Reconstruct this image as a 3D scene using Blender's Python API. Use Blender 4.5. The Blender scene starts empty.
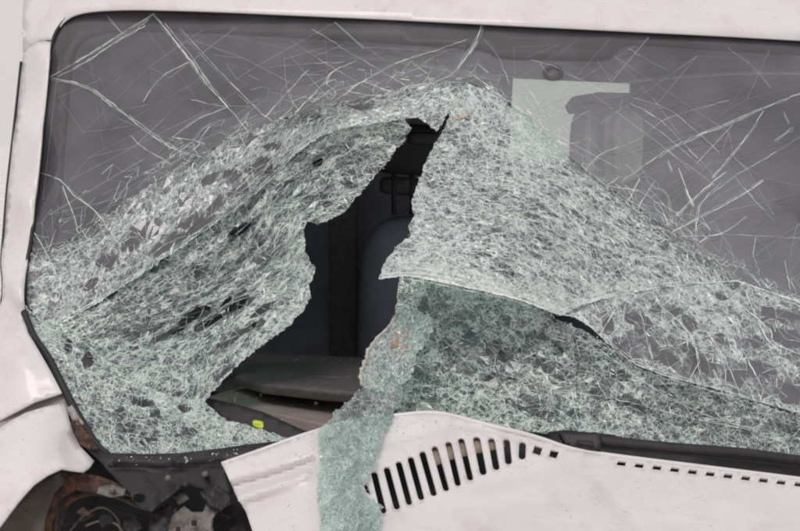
import bpy, math, random
import numpy as np
from mathutils import Matrix, Vector
from mathutils.geometry import delaunay_2d_cdt

rng = np.random.default_rng(11)
random.seed(5)
scene = bpy.context.scene
COL = scene.collection

# ------------------------------------------------------------------ camera
FOC, SENS = 60.0, 36.0
PITCH, ROLL = math.radians(-6.0), math.radians(2.5)
W0 = np.array([-0.246, 0.0, 1.55])                       # middle of the view, on the windscreen
VIEW = np.array([0.0, math.cos(PITCH), math.sin(PITCH)])
CAM = W0 - 2.05 * VIEW
rot = Matrix.Rotation(math.radians(90) + PITCH, 3, 'X') @ Matrix.Rotation(ROLL, 3, 'Z')
cd = bpy.data.cameras.new('camera'); cd.lens = FOC; cd.sensor_width = SENS
cd.clip_start = 0.05; cd.clip_end = 2000
co = bpy.data.objects.new('camera', cd); COL.objects.link(co)
co.matrix_world = Matrix.Translation(Vector(CAM)) @ rot.to_4x4()
scene.camera = co
RM = np.array(rot)

# ------------------------------------------------------------------ sky, sun, exposure
SUN_EL, SUN_AZ = math.radians(58), math.radians(200)
w = bpy.data.worlds.new('World'); scene.world = w; w.use_nodes = True
nt = w.node_tree; nt.nodes.clear()
sky = nt.nodes.new('ShaderNodeTexSky'); sky.sky_type = 'NISHITA'; sky.sun_disc = False
sky.sun_elevation = SUN_EL; sky.sun_rotation = SUN_AZ; sky.dust_density = 4
mx = nt.nodes.new('ShaderNodeMix'); mx.data_type = 'RGBA'; mx.inputs[0].default_value = 0.93   # cloud cover
mx.inputs[7].default_value = (7.35, 6.9, 6.9, 1)
bg = nt.nodes.new('ShaderNodeBackground'); bg.inputs[1].default_value = 0.10
out = nt.nodes.new('ShaderNodeOutputWorld')
nt.links.new(sky.outputs[0], mx.inputs[6]); nt.links.new(mx.outputs[2], bg.inputs[0]); nt.links.new(bg.outputs[0], out.inputs[0])
sl = bpy.data.lights.new('sun', 'SUN'); sl.energy = 1.15; sl.angle = math.radians(25); sl.color = (1, .97, .94)
so = bpy.data.objects.new('sun', sl); COL.objects.link(so)
so.rotation_euler = (math.radians(90) - SUN_EL, 0, math.radians(180) - SUN_AZ)
scene.view_settings.view_transform = 'Standard'; scene.view_settings.look = 'None'
scene.view_settings.exposure = 0.0; scene.view_settings.gamma = 1.0
scene.cycles.max_bounces = 10; scene.cycles.transparent_max_bounces = 24
scene.cycles.transmission_bounces = 6; scene.cycles.glossy_bounces = 4; scene.cycles.diffuse_bounces = 4
scene.cycles.pixel_filter_type = 'BLACKMAN_HARRIS'; scene.cycles.filter_width = 2.2    # the lens is not razor sharp

# ------------------------------------------------------------------ the windscreen's shape
RAKE = math.radians(38.0)
NRM = np.array([0.0, -math.cos(RAKE), math.sin(RAKE)])
KB = 0.16                                                # bow of the glass across the van


def rays(px, py):
    px = np.asarray(px, float); py = np.asarray(py, float)
    x = (px - 400) / 800 * SENS / FOC
    y = -(py - 265.5) / 800 * SENS / FOC
    return np.stack([x, y, -np.ones_like(x)], -1) @ RM.T


def ws(px, py, off=0.0):
    """point of the bowed windscreen surface (or a surface off metres outside it)"""
    d = rays(px, py)
    t = np.full(d.shape[:-1], 2.05)
    for _ in range(12):
        p = CAM + t[..., None] * d
        f = (p - W0) @ NRM + KB * p[..., 0] ** 2 - 0.0097 - off
        df = d @ NRM + 2 * KB * p[..., 0] * d[..., 0]
        t = t - f / df
    return CAM + t[..., None] * d


def at_y(px, py, y):
    d = rays(px, py)
    t = (y - CAM[1]) / d[..., 1]
    return CAM + np.asarray(t)[..., None] * d


class Off:
    """smooth offset field from (px, py, metres) control points"""
    def __init__(self, ctrl, smooth=1e-3):
        c = np.array(ctrl, float); self.c = c[:, :2] / 100.0
        n = len(c)
        K = self.k(np.linalg.norm(self.c[:, None] - self.c[None], axis=-1)) + smooth * np.eye(n)
        P = np.c_[np.ones(n), self.c]
        A = np.zeros((n + 3, n + 3)); A[:n, :n] = K; A[:n, n:] = P; A[n:, :n] = P.T
        self.w = np.linalg.lstsq(A, np.r_[c[:, 2], 0, 0, 0], rcond=None)[0]; self.n = n

    @staticmethod
    def k(r):
        return r * r * np.log(r + 1e-9)

    def __call__(self, px, py):
        q = np.stack([np.asarray(px, float), np.asarray(py, float)], -1) / 100.0
        r = np.linalg.norm(q[..., None, :] - self.c, axis=-1)
        return self.k(r) @ self.w[:self.n] + self.w[self.n] + q @ self.w[self.n + 1:]


def polydist(px, py, line):
    L = np.array(line, float); q = np.stack([px, py], -1)
    best = np.full(np.shape(px), 1e9)
    for a, b in zip(L[:-1], L[1:]):
        ab = b - a; t = np.clip(((q - a) @ ab) / (ab @ ab), 0, 1)
        best = np.minimum(best, np.linalg.norm(q - a - t[..., None] * ab, axis=-1))
    return best


def inside(px, py, poly):
    P = np.array(poly, float); r = np.zeros(np.shape(px), bool)
    x0, y0 = P[:, 0], P[:, 1]; x1, y1 = np.roll(x0, -1), np.roll(y0, -1)
    for a, b, c, d in zip(x0, y0, x1, y1):
        if b == d: continue
        r ^= ((b > py) != (d > py)) & (px < (c - a) * (py - b) / (d - b) + a)
    return r


def hsh(ix, iy, seed):
    n = (ix.astype(np.int64) * 374761393 + iy.astype(np.int64) * 668265263 + seed * 974634777) & 0x7fffffff
    n = ((n ^ (n >> 13)) * 1274126177) & 0x7fffffff
    return ((n ^ (n >> 16)) & 0xffff) / 65535.0


def vnoise(x, y, seed=0):
    ix, iy = np.floor(x), np.floor(y); fx, fy = x - ix, y - iy
    fx = fx * fx * (3 - 2 * fx); fy = fy * fy * (3 - 2 * fy)
    a, b = hsh(ix, iy, seed), hsh(ix + 1, iy, seed); c, d = hsh(ix, iy + 1, seed), hsh(ix + 1, iy + 1, seed)
    return (a * (1 - fx) + b * fx) * (1 - fy) + (c * (1 - fx) + d * fx) * fy


def fnoise(x, y, seed=0):
    return .55 * vnoise(x, y, seed) + .3 * vnoise(2.1 * x, 2.1 * y, seed + 7) + .15 * vnoise(4.3 * x, 4.3 * y, seed + 13)


def dens_line(line, step, closed=False):
    L = [np.array(p, float) for p in line]
    if closed: L.append(L[0])
    o = []
    for a, b in zip(L[:-1], L[1:]):
        n = max(1, int(np.linalg.norm(b - a) / step))
        for i in range(n): o.append(a + (b - a) * i / n)
    if not closed: o.append(L[-1])
    return np.array(o)


def smooth_line(line, step, closed=False):
    """Catmull-Rom through the points"""
    L = np.array(line, float); n = len(L); o = []
    rngi = range(n if closed else n - 1)
    for i in rngi:
        if closed: p = [L[(i + k) % n] for k in (-1, 0, 1, 2)]
        else: p = [L[max(i - 1, 0)], L[i], L[i + 1], L[min(i + 2, n - 1)]]
        m = max(1, int(np.linalg.norm(p[2] - p[1]) / step))
        for k in range(m):
            t = k / m
            o.append(.5 * ((2 * p[1]) + (-p[0] + p[2]) * t + (2 * p[0] - 5 * p[1] + 4 * p[2] - p[3]) * t * t + (-p[0] + 3 * p[1] - 3 * p[2] + p[3]) * t ** 3))
    if not closed: o.append(L[-1])
    return np.array(o)


# ------------------------------------------------------------------ object helpers
def put(name, me, parent=None, **props):
    o = bpy.data.objects.new(name, me); COL.objects.link(o)
    if parent: o.parent = parent
    for k, v in props.items(): o[k] = v
    return o


def mesh(name, V, F, mat, smooth=True):
    me = bpy.data.meshes.new(name)
    me.from_pydata([tuple(v) for v in np.asarray(V, float)], [], [tuple(int(i) for i in f) for f in F])
    me.update(); me.materials.append(mat)
    if smooth: me.polygons.foreach_set('use_smooth', [True] * len(me.polygons))
    return me


def solid(o, th, offset=-1, bevel=0.0):
    m = o.modifiers.new('thickness', 'SOLIDIFY'); m.thickness = th; m.offset = offset
    return o


def cdt(pts, loops, warp=None):
    """triangulate points with constraint loops (index lists)"""
    q = warp(pts) if warp else pts
    ed = []
    for L in loops: ed += [(L[i], L[(i + 1) % len(L)]) for i in range(len(L))]
    vs, es, fs, ov, oe, of = delaunay_2d_cdt([Vector(p) for p in q], ed, [], 0, 1e-5)
    return np.array([ov_[0] if ov_ else -1 for ov_ in ov]), np.array([tuple(v) for v in vs]), [tuple(f) for f in fs]


def panel(name, outline, off, mat, parent, holes=(), step=9, th=0.002, creases=(), smooth=True, closed_smooth=False, wob=0.0, seed=0, kind=None):
    """sheet-metal panel: outline in view units, raised off() metres above the windscreen's surface"""
    P = smooth_line(outline, step * .6, True) if closed_smooth else dens_line(outline, step * .6, True)
    pts = list(P); loops = [list(range(len(P)))]
    for h in holes:
        H = np.array(h); loops.append(list(range(len(pts), len(pts) + len(H)))); pts += list(H)
    lo, hi = P.min(0), P.max(0)
    gx, gy = np.meshgrid(np.arange(lo[0], hi[0], step), np.arange(lo[1], hi[1], step))
    gx = gx + (np.arange(gx.shape[0]) % 2)[:, None] * step * .5
    g = np.stack([gx.ravel(), gy.ravel()], -1)
    k = inside(g[:, 0], g[:, 1], P) & (polydist(g[:, 0], g[:, 1], np.r_[P, P[:1]]) > step * .45)
    for h in holes:
        H = np.array(h); k &= ~inside(g[:, 0], g[:, 1], H) & (polydist(g[:, 0], g[:, 1], np.r_[H, H[:1]]) > step * .3)
    pts = np.array(pts + list(g[k]))
    ov, vs, fs = cdt(pts, loops)
    F = np.array([f for f in fs if len(f) == 3]); c = vs[F].mean(1)
    ok = inside(c[:, 0], c[:, 1], P)
    for h in holes: ok &= ~inside(c[:, 0], c[:, 1], h)
    F = F[ok]
    o_ = off(vs[:, 0], vs[:, 1])
    for line, depth, width in creases:
        o_ = o_ + depth * np.exp(-(polydist(vs[:, 0], vs[:, 1], line) / width) ** 2)
    if wob: o_ = o_ + wob * (fnoise(vs[:, 0] / 22, vs[:, 1] / 22, seed) - .5)
    V = ws(vs[:, 0], vs[:, 1], o_)
    # faces towards the viewer
    a, b, c = V[F[:, 0]], V[F[:, 1]], V[F[:, 2]]
    fl = (np.cross(b - a, c - a) * (CAM - a)).sum(1) < 0
    F[fl] = F[fl][:, ::-1]
    ob = put(name, mesh(name, V, F, mat, smooth), parent)
    if kind: ob['kind'] = kind
    if th: solid(ob, th)
    return ob


def tube(name, pts3, r, mat, parent=None, seg=8, flat=1.0, caps=True):
    P = np.asarray(pts3, float); n = len(P)
    T = np.gradient(P, axis=0); T /= np.linalg.norm(T, axis=1)[:, None] + 1e-12
    up = np.array([0.13, -0.6, 0.75]); R = np.full(n, r) if np.isscalar(r) else np.asarray(r)
    V = []; F = []
    for i in range(n):
        a = np.cross(T[i], up); a /= np.linalg.norm(a) + 1e-9; b = np.cross(a, T[i])
        for k in range(seg):
            t = 2 * math.pi * k / seg
            V.append(P[i] + R[i] * (math.cos(t) * a + flat * math.sin(t) * b))
    for i in range(n - 1):
        for k in range(seg):
            F.append((i * seg + k, i * seg + (k + 1) % seg, (i + 1) * seg + (k + 1) % seg, (i + 1) * seg + k))
    if caps:
        F.append(tuple(range(seg))[::-1]); F.append(tuple((n - 1) * seg + k for k in range(seg)))
    return put(name, mesh(name, V, F, mat), parent)


def prism(name, quad3, down, mat, parent=None, bevel=0.003):
    """a slab: four or more top corners in space and a vector to its underside"""
    A = np.asarray(quad3, float); n = len(A); V = np.r_[A, A + np.asarray(down, float)]
    F = [tuple(range(n)), tuple(range(n, 2 * n))[::-1]] + [(i, n + i, n + (i + 1) % n, (i + 1) % n) for i in range(n)]
    o = put(name, mesh(name, V, F, mat, False), parent)
    import bmesh
    b = bmesh.new(); b.from_mesh(o.data); bmesh.ops.recalc_face_normals(b, faces=b.faces); b.to_mesh(o.data); b.free()
    if bevel:
        m = o.modifiers.new('edge', 'BEVEL'); m.width = bevel; m.segments = 2; m.limit_method = 'ANGLE'
    return o


def empty(name, loc, parent=None):
    o = bpy.data.objects.new(name, None); COL.objects.link(o); o.location = loc
    if parent: o.parent = parent
    return o


# ------------------------------------------------------------------ materials
def new_mat(name):
    m = bpy.data.materials.new(name); m.use_nodes = True
    m.node_tree.nodes.clear()
    return m, m.node_tree, m.node_tree.nodes.new, m.node_tree.links.new


def ramp(nt, fac, stops):
    r = nt.nodes.new('ShaderNodeValToRGB'); e = r.color_ramp.elements
    while len(e) < len(stops): e.new(.5)
    for s, (p, c) in zip(e, stops):
        s.position = p; s.color = (*c, 1) if len(c) == 3 else c
    nt.links.new(fac, r.inputs[0]); return r.outputs[0]


def noise(nt, scale, detail=4, rough=.55, coord=None, dist=0.0, stretch=None):
    if coord is None:
        coord = nt.nodes.new('ShaderNodeTexCoord').outputs['Object']
    if stretch:
        mp = nt.nodes.new('ShaderNodeMapping'); mp.inputs['Scale'].default_value = stretch
        nt.links.new(coord, mp.inputs[0]); coord = mp.outputs[0]
    n = nt.nodes.new('ShaderNodeTexNoise'); n.inputs['Scale'].default_value = scale
    n.inputs['Detail'].default_value = detail; n.inputs['Roughness'].default_value = rough; n.inputs['Distortion'].default_value = dist
    nt.links.new(coord, n.inputs['Vector']); return n.outputs['Fac']


def mixc(nt, fac, a, b, mode='MIX'):
    m = nt.nodes.new('ShaderNodeMix'); m.data_type = 'RGBA'; m.blend_type = mode
    for s, v in ((0, fac), (6, a), (7, b)):
        if hasattr(v, 'links'): nt.links.new(v, m.inputs[s])
        elif s == 0: m.inputs[0].default_value = v
        else: m.inputs[s].default_value = (*v, 1)
    return m.outputs[2]


def bump(nt, h, strength, dist=.001):
    b = nt.nodes.new('ShaderNodeBump'); b.inputs['Strength'].default_value = strength; b.inputs['Distance'].default_value = dist
    nt.links.new(h, b.inputs['Height']); return b.outputs[0]


def principled(name, col, rough=.5, var=0.15, vscale=30, spec=.5, metal=0, coat=0, bmp=0.0, bscale=120, dirt=None, dirt_scale=40, dirt_lo=.55, dirt_hi=.7):
    m, t, N, L = new_mat(name)
    p = N('ShaderNodeBsdfPrincipled'); o = N('ShaderNodeOutputMaterial'); L(p.outputs[0], o.inputs[0])
    n = noise(t, vscale, 5)
    c = ramp(t, n, [(.3, tuple(v * (1 - var) for v in col)), (.7, tuple(min(1, v * (1 + var)) for v in col))])
    if dirt:
        f = ramp(t, noise(t, dirt_scale, 6, .7), [(dirt_lo, (0, 0, 0)), (dirt_hi, (1, 1, 1))])
        c = mixc(t, f, c, dirt)
    L(c, p.inputs['Base Color'])
    p.inputs['Roughness'].default_value = rough; p.inputs['Metallic'].default_value = metal
    p.inputs['Specular IOR Level'].default_value = spec; p.inputs['Coat Weight'].default_value = coat; p.inputs['Coat Roughness'].default_value = .12
    if bmp: L(bump(t, noise(t, bscale, 4), bmp), p.inputs['Normal'])
    return m


def paint_mat():
    m, t, N, L = new_mat('white_paint')
    p = N('ShaderNodeBsdfPrincipled'); o = N('ShaderNodeOutputMaterial'); L(p.outputs[0], o.inputs[0])
    base = ramp(t, noise(t, 7, 6, .6), [(.3, (.675, .642, .65)), (.7, (.735, .702, .71))])
    # road film in soft streaks, brown specks, fine scuffs
    film = ramp(t, noise(t, 16, 8, .68, stretch=(1, .5, .35)), [(.52, (0, 0, 0)), (.78, (.4, .4, .4))])
    c = mixc(t, film, base, (.42, .36, .34))
    sp = ramp(t, noise(t, 170, 3, .6), [(.63, (0, 0, 0)), (.68, (.6, .6, .6))])
    pat = ramp(t, noise(t, 9, 3), [(.50, (0, 0, 0)), (.66, (1, 1, 1))])
    spm = N('ShaderNodeMath'); spm.operation = 'MULTIPLY'; L(sp, spm.inputs[0]); L(pat, spm.inputs[1])
    c = mixc(t, spm.outputs[0], c, (.30, .22, .19))
    sp2 = ramp(t, noise(t, 420, 2, .5), [(.70, (0, 0, 0)), (.74, (.45, .45, .45))])
    c = mixc(t, sp2, c, (.33, .29, .28))
    scr = ramp(t, noise(t, 36, 5, .75, stretch=(.4, 1.4, 3.0), dist=1.3), [(.60, (0, 0, 0)), (.625, (.55, .55, .55)), (.65, (0, 0, 0))])
    c = mixc(t, scr, c, (.50, .44, .43))
    L(c, p.inputs['Base Color'])
    r = ramp(t, noise(t, 25, 5), [(.3, (.42, .42, .42)), (.75, (.62, .62, .62))]); L(r, p.inputs['Roughness'])
    p.inputs['Coat Weight'].default_value = .5; p.inputs['Coat Roughness'].default_value = .1
    L(bump(t, noise(t, 14, 3), .12, .004), p.inputs['Normal'])
    return m


def glass_nodes(t, N, L, tint, haze, gloss=2.0, rough=.03, bmp=.1, bscale=25):
    """clear laminated glass: dusty film whose haze also stands in for sky sheen + sky reflection over what lies behind"""
    tr = N('ShaderNodeBsdfTransparent'); tr.inputs[0].default_value = (*tint, 1)
    df = N('ShaderNodeBsdfDiffuse'); df.inputs[0].default_value = (.52, .49, .55, 1)
    gl = N('ShaderNodeBsdfGlossy'); gl.inputs['Roughness'].default_value = rough
    m1 = N('ShaderNodeMixShader')
    hz = N('ShaderNodeMath'); hz.operation = 'MULTIPLY'; L(noise(t, 9, 5, .6), hz.inputs[0]); hz.inputs[1].default_value = haze * 2
    L(hz.outputs[0], m1.inputs[0])
    L(tr.outputs[0], m1.inputs[1]); L(df.outputs[0], m1.inputs[2])
    fr = N('ShaderNodeFresnel'); fr.inputs[0].default_value = 1.5
    mm = N('ShaderNodeMath'); mm.operation = 'MULTIPLY'; mm.use_clamp = True; L(fr.outputs[0], mm.inputs[0]); mm.inputs[1].default_value = gloss
    if bmp:
        b = bump(t, noise(t, bscale, 3), bmp, .002); L(b, gl.inputs['Normal'])
    m2 = N('ShaderNodeMixShader'); L(mm.outputs[0], m2.inputs[0]); L(m1.outputs[0], m2.inputs[1]); L(gl.outputs[0], m2.inputs[2])
    return m2.outputs[0]


def pane_mat(gl=1.4, hz=.11):
    m, t, N, L = new_mat('windscreen_glass'); o = N('ShaderNodeOutputMaterial')
    L(glass_nodes(t, N, L, (.88, .92, .91), hz, gl), o.inputs[0]); return m


def frag_mat(name, tint, white, haze, gloss, fine=1.0, LINE=.9, CELL=.75, BASE=.25, SHINE=.08):
    """broken laminated glass: each fragment more or less frosted (face attribute), hairline cracks within"""
    m, t, N, L = new_mat(name); o = N('ShaderNodeOutputMaterial')
    clear = glass_nodes(t, N, L, tint, haze, gloss, .08, .0)
    df = N('ShaderNodeBsdfDiffuse'); tl = N('ShaderNodeBsdfTranslucent'); gl = N('ShaderNodeBsdfGlossy'); gl.inputs['Roughness'].default_value = .25
    at = N('ShaderNodeAttribute'); at.attribute_name = 'frost'
    tn = N('ShaderNodeAttribute'); tn.attribute_name = 'tone'
    c = ramp(t, tn.outputs['Fac'], [(0, tuple(v ** 1.6 * .30 for v in tint)), (.35, tuple(v ** 1.3 * .6 for v in tint)), (1, white)])
    L(c, df.inputs[0]); L(c, tl.inputs[0])
    a = N('ShaderNodeMixShader'); a.inputs[0].default_value = .3; L(df.outputs[0], a.inputs[1]); L(tl.outputs[0], a.inputs[2])
    b = N('ShaderNodeMixShader'); b.inputs[0].default_value = SHINE; L(a.outputs[0], b.inputs[1]); L(gl.outputs[0], b.inputs[2])
    # connected cells within the fragments: brightness differs cell by cell, cracks run between them
    uv = N('ShaderNodeUVMap')

    def cells(scale, w_):
        v = N('ShaderNodeTexVoronoi'); v.feature = 'DISTANCE_TO_EDGE'; v.inputs['Scale'].default_value = scale; L(uv.outputs[0], v.inputs['Vector'])
        f1 = N('ShaderNodeTexVoronoi'); f1.feature = 'F1'; f1.inputs['Scale'].default_value = scale; L(uv.outputs[0], f1.inputs['Vector'])
        sp = N('ShaderNodeSeparateColor'); L(f1.outputs['Color'], sp.inputs[0])
        return ramp(t, v.outputs['Distance'], [(0, (1, 1, 1)), (w_, (0, 0, 0))]), sp.outputs[0]

    def mth(op, x, y, clamp=True):
        n_ = N('ShaderNodeMath'); n_.operation = op; n_.use_clamp = clamp
        for k_, v_ in ((0, x), (1, y)):
            if hasattr(v_, 'links'): L(v_, n_.inputs[k_])
            else: n_.inputs[k_].default_value = v_
        return n_.outputs[0]
    l1, c1 = cells(215 * fine, .12); l2, c2 = cells(82 * fine, .07)
    line = mth('MAXIMUM', mth('MULTIPLY', l1, .75), l2)
    cell = mth('ADD', mth('MULTIPLY', mth('POWER', c1, 2.0), .65), mth('MULTIPLY', mth('POWER', c2, 2.0), .5))
    al = mth('MULTIPLY', mth('ADD', mth('MULTIPLY', line, LINE), mth('MULTIPLY', cell, CELL)), mth('ADD', mth('MULTIPLY', at.outputs['Fac'], 1.15), .03))
    al = mth('ADD', al, mth('MULTIPLY', at.outputs['Fac'], BASE))
    col = mixc(t, mth('ADD', mth('MULTIPLY', line, .75), mth('MULTIPLY', cell, .7)), c, white)
    L(col, df.inputs[0]); L(col, tl.inputs[0])
    f = N('ShaderNodeMixShader'); L(al, f.inputs[0]); L(clear, f.inputs[1]); L(b.outputs[0], f.inputs[2])
    L(f.outputs[0], o.inputs[0]); return m


def crack_mat(name, lo, hi, alpha=1.0):
    m, t, N, L = new_mat(name); o = N('ShaderNodeOutputMaterial')
    at = N('ShaderNodeAttribute'); at.attribute_name = 'tone'
    c = ramp(t, at.outputs['Fac'], [(0, lo), (1, hi)])
    df = N('ShaderNodeBsdfDiffuse'); tl = N('ShaderNodeBsdfTranslucent'); gl = N('ShaderNodeBsdfGlossy'); gl.inputs['Roughness'].default_value = .22
    L(c, df.inputs[0]); L(c, tl.inputs[0])
    a = N('ShaderNodeMixShader'); a.inputs[0].default_value = .15; L(df.outputs[0], a.inputs[1]); L(tl.outputs[0], a.inputs[2])
    b = N('ShaderNodeMixShader'); b.inputs[0].default_value = .1; L(a.outputs[0], b.inputs[1]); L(gl.outputs[0], b.inputs[2])
    tr = N('ShaderNodeBsdfTransparent'); f = N('ShaderNodeMixShader')
    al = N('ShaderNodeMath'); al.operation = 'MULTIPLY_ADD'; al.use_clamp = True; L(at.outputs['Fac'], al.inputs[0]); al.inputs[1].default_value = .35 * alpha; al.inputs[2].default_value = .65 * alpha
    L(al.outputs[0], f.inputs[0]); L(tr.outputs[0], f.inputs[1]); L(b.outputs[0], f.inputs[2])
    L(f.outputs[0], o.inputs[0]); return m


PAINT = paint_mat()
UNDER = principled('bare_grey_metal', (.34, .31, .30), .55, .2, 40, dirt=(.16, .12, .10))
BLACK = principled('black_plastic', (.012, .0115, .012), .55, .3, 60, bmp=.25, bscale=260, dirt=(.035, .032, .031), dirt_scale=40, dirt_lo=.5, dirt_hi=.8)
RUBBER = principled('black_rubber', (.014, .014, .015), .6, .2, 50)
RUST = principled('rusty_steel', (.13, .06, .032), .8, .5, 90, bmp=.9, bscale=160, dirt=(.03, .025, .023), dirt_scale=60, dirt_lo=.40, dirt_hi=.58)
ZINC = principled('galvanised_bracket', (.17, .16, .15), .5, .25, 60, metal=.3, bmp=.3, dirt=(.08, .06, .05), dirt_scale=35, dirt_lo=.48, dirt_hi=.65)
LINER = principled('dusty_wheel_liner', (.10, .088, .075), .8, .3, 25, dirt=(.03, .027, .025))
DASH = principled('grey_dashboard_plastic', (.10, .097, .098), .55, .15, 60, bmp=.35, bscale=500, dirt=(.20, .185, .178), dirt_scale=55, dirt_lo=.5, dirt_hi=.85)
TAUPE = principled('taupe_shelf_plastic', (.27, .235, .22), .55, .12, 30, bmp=.2, bscale=400, dirt=(.36, .33, .31), dirt_scale=22, dirt_lo=.5, dirt_hi=.8)
CABIN = principled('dark_cab_trim', (.05, .048, .05), .7, .2, 20)
NAVY = principled('navy_bulkhead', (.27, .28, .36), .65, .15, 15)
BROWN = principled('dark_brown_post', (.15, .147, .147), .7, .25, 60)
SEAT = principled('charcoal_seat_cloth', (.13, .135, .165), .9, .2, 200)
PALE = principled('pale_grey_fabric', (.72, .74, .72), .85, .15, 60)
FRIT = principled('black_frit', (.012, .011, .013), .5, .1, 30)
LIME = principled('lime_tag', (.56, .70, .04), .6, .08, 80)
INK = principled('tag_ink', (.12, .16, .02), .6, .05, 80)
ENGINE = principled('grimy_engine_bay', (.012, .011, .011), .8, .4, 40)
ROADM = principled('pale_concrete', (.72, .695, .685), .9, .3, 6, bmp=.5, bscale=60)
PANE = pane_mat()
GREEN_A = frag_mat('frosted_glass_band', (.52, .74, .67), (.77, .84, .825), .16, 1.7)  # extra haze paints in the grey sky reflection of the clear cells
GREEN_B = frag_mat('frosted_glass_green', (.38, .68, .57), (.78, .87, .84), .05, 1.2)
GREEN_D = frag_mat('frosted_glass_white', (.50, .71, .64), (.77, .835, .82), .06, 1.2, BASE=.42)
MILKY = frag_mat('milky_glass', (.52, .74, .67), (.70, .80, .765), .15, 1.4, 1.5, .34, .42, .48, .16)
STAINED = frag_mat('stained_glass', (.56, .70, .62), (.80, .74, .70), .25, 1.0, 1.3, .4, .4, .5)
CRK = crack_mat('glass_crack', (.24, .50, .42), (1.0, .99, .995))
CRK_THIN = crack_mat('glass_hairline', (.40, .47, .45), (.80, .86, .85), .62)
CRK_DARK = crack_mat('dark_hairline', (.06, .06, .065), (.12, .12, .13), .4)
CRUMB = crack_mat('glass_crumb', (.45, .6, .55), (.9, .93, .92))

# ------------------------------------------------------------------ the setting
me = mesh('ground', [(-60, -60, 0), (60, -60, 0), (60, 60, 0), (-60, 60, 0)], [(0, 1, 2, 3)], ROADM, False)
put('ground', me, None, kind='structure')

VAN = empty('crashed_van', (0, 0.6, 0.0))
VAN['label'] = 'crashed white van with a shattered windscreen and buckled bonnet'
VAN['category'] = 'van'


def child(o):
    """parent to the van, keeping place"""
    o.matrix_parent_inverse = VAN.matrix_world.inverted() if False else Matrix.Translation((0, -0.6, 0))
    return o


_put = put


def put(name, me, parent=None, **props):
    o = _put(name, me, parent, **props)
    if parent is VAN: child(o)
    return o


# ------------------------------------------------------------------ body panels
TOP = [(48.5, 70), (50.5, 50), (56, 32), (66, 19.5), (82, 12.5), (110, 9.5), (150, 9), (220, 11), (300, 14.5), (390, 18.5), (480, 23), (560, 27), (640, 31), (720, 35), (800, 39.5), (850, 42.5), (970, 49)]
roof_off = Off([(51, 60, .012), (78, 14, .012), (300, 14, .012), (560, 27, .012), (850, 42, .012),
                (15, 50, -.06), (22, 0, -.05), (-10, -70, -.15), (100, -70, -.10), (300, -70, -.10), (560, -70, -.10), (860, -70, -.09)], 1e-4)
panel('roof_panel', [(22.8, 52), (28, 48), (32, 45.5), (40, 41), (48, 39.5), (52.5, 41)] + [tuple(p) for p in smooth_line(TOP, 4) if p[1] < 38 or p[0] > 60] + [(980, -75), (500, -75), (100, -75), (26, -70), (24, -20), (22.5, 20)], roof_off, PAINT, VAN, step=10, th=.003)
pil_off = Off([(47, 44, .012), (40, 120, .012), (33, 200, .012), (24, 270, .012), (22, 318, .014), (36, 48, .014), (28, 130, .014), (20, 200, .014), (10, 280, .02),
               (24, 52, -.03), (15, 130, -.03), (7, 200, -.03), (1, 262, -.02), (-20, 330, -.03), (30, 335, .014), (62, 393, .02), (35, 402, .03), (10, 415, .03), (-20, 430, .02), (12, 350, .035)], 1e-4)
panel('windscreen_pillar', [(50.5, 41.5), (49.5, 52), (47.5, 72), (45.5, 95), (42.5, 125), (39, 160), (35, 200), (30, 240), (25.5, 272), (23.5, 300), (23.5, 316), (28, 332), (38, 349), (50, 370), (62, 393), (50, 397), (35, 402), (10, 415), (-30, 436),
      (-40, 400), (-30, 330), (-6, 318), (2, 300), (2.5, 280), (1, 262), (3, 235), (7, 195), (11, 160), (15, 120), (19, 85), (23, 54), (28, 48.5), (37, 42.5), (44, 41)],
      pil_off, PAINT, VAN, step=5, th=.003, creases=[([(8, 300), (16, 310), (22, 318)], -.006, 5), ([(0, 268), (14, 282), (20, 300)], .006, 6)], wob=.004)
fen_off = Off([(65, 405, .028), (25, 412, .05), (-20, 445, .06), (75, 440, .03), (95, 462, .04), (62, 468, .09), (30, 490, .12), (-20, 540, .17), (10, 460, .10), (45, 435, .07)], 1e-4)
FEND = panel('front_wing', [(64, 403.5), (68, 415), (73, 432), (80, 446), (94, 461), (90, 467), (84, 471), (74, 470), (62, 468), (48, 474), (34, 484), (22, 497), (10, 512), (0, 526), (-25, 565), (-40, 450), (-20, 441), (0, 427.5), (12, 420), (26, 412.5), (45, 407)],
      fen_off, PAINT, VAN, step=6, th=.003, wob=.006, seed=4, creases=[([(40, 470), (62, 455), (82, 458)], -.006, 6), ([(66, 425), (58, 440), (60, 462)], .005, 6)])
panel('inner_wing_metal', [(66, 392), (70, 415), (30, 425), (-30, 455), (-35, 425), (10, 405), (40, 395)], Off([(66, 400, .008), (-30, 440, .03), (20, 415, .02), (40, 395, .012)]), UNDER, VAN, step=6, th=.002, wob=.003)

# bonnet with its air slots
SL = [((365, 483), (369, 495)), ((373.5, 470.5), (384, 513.5)), ((386, 466), (397.6, 509.5)), ((398, 460.5), (410, 505)), ((410, 456), (422, 500)), ((421.7, 450.7), (434.6, 496)), ((434, 445.5), (447, 491)),
      ((448, 441), (458.7, 486)), ((460.7, 437.5), (471, 480.5)), ((476, 436), (484, 475)), ((491, 437), (497, 470)), ((506.5, 438), (509, 464.5)), ((523, 441), (522, 459.5)), ((539, 445.5), (537, 454.5)), ((555, 450), (552.5, 457))]


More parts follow.
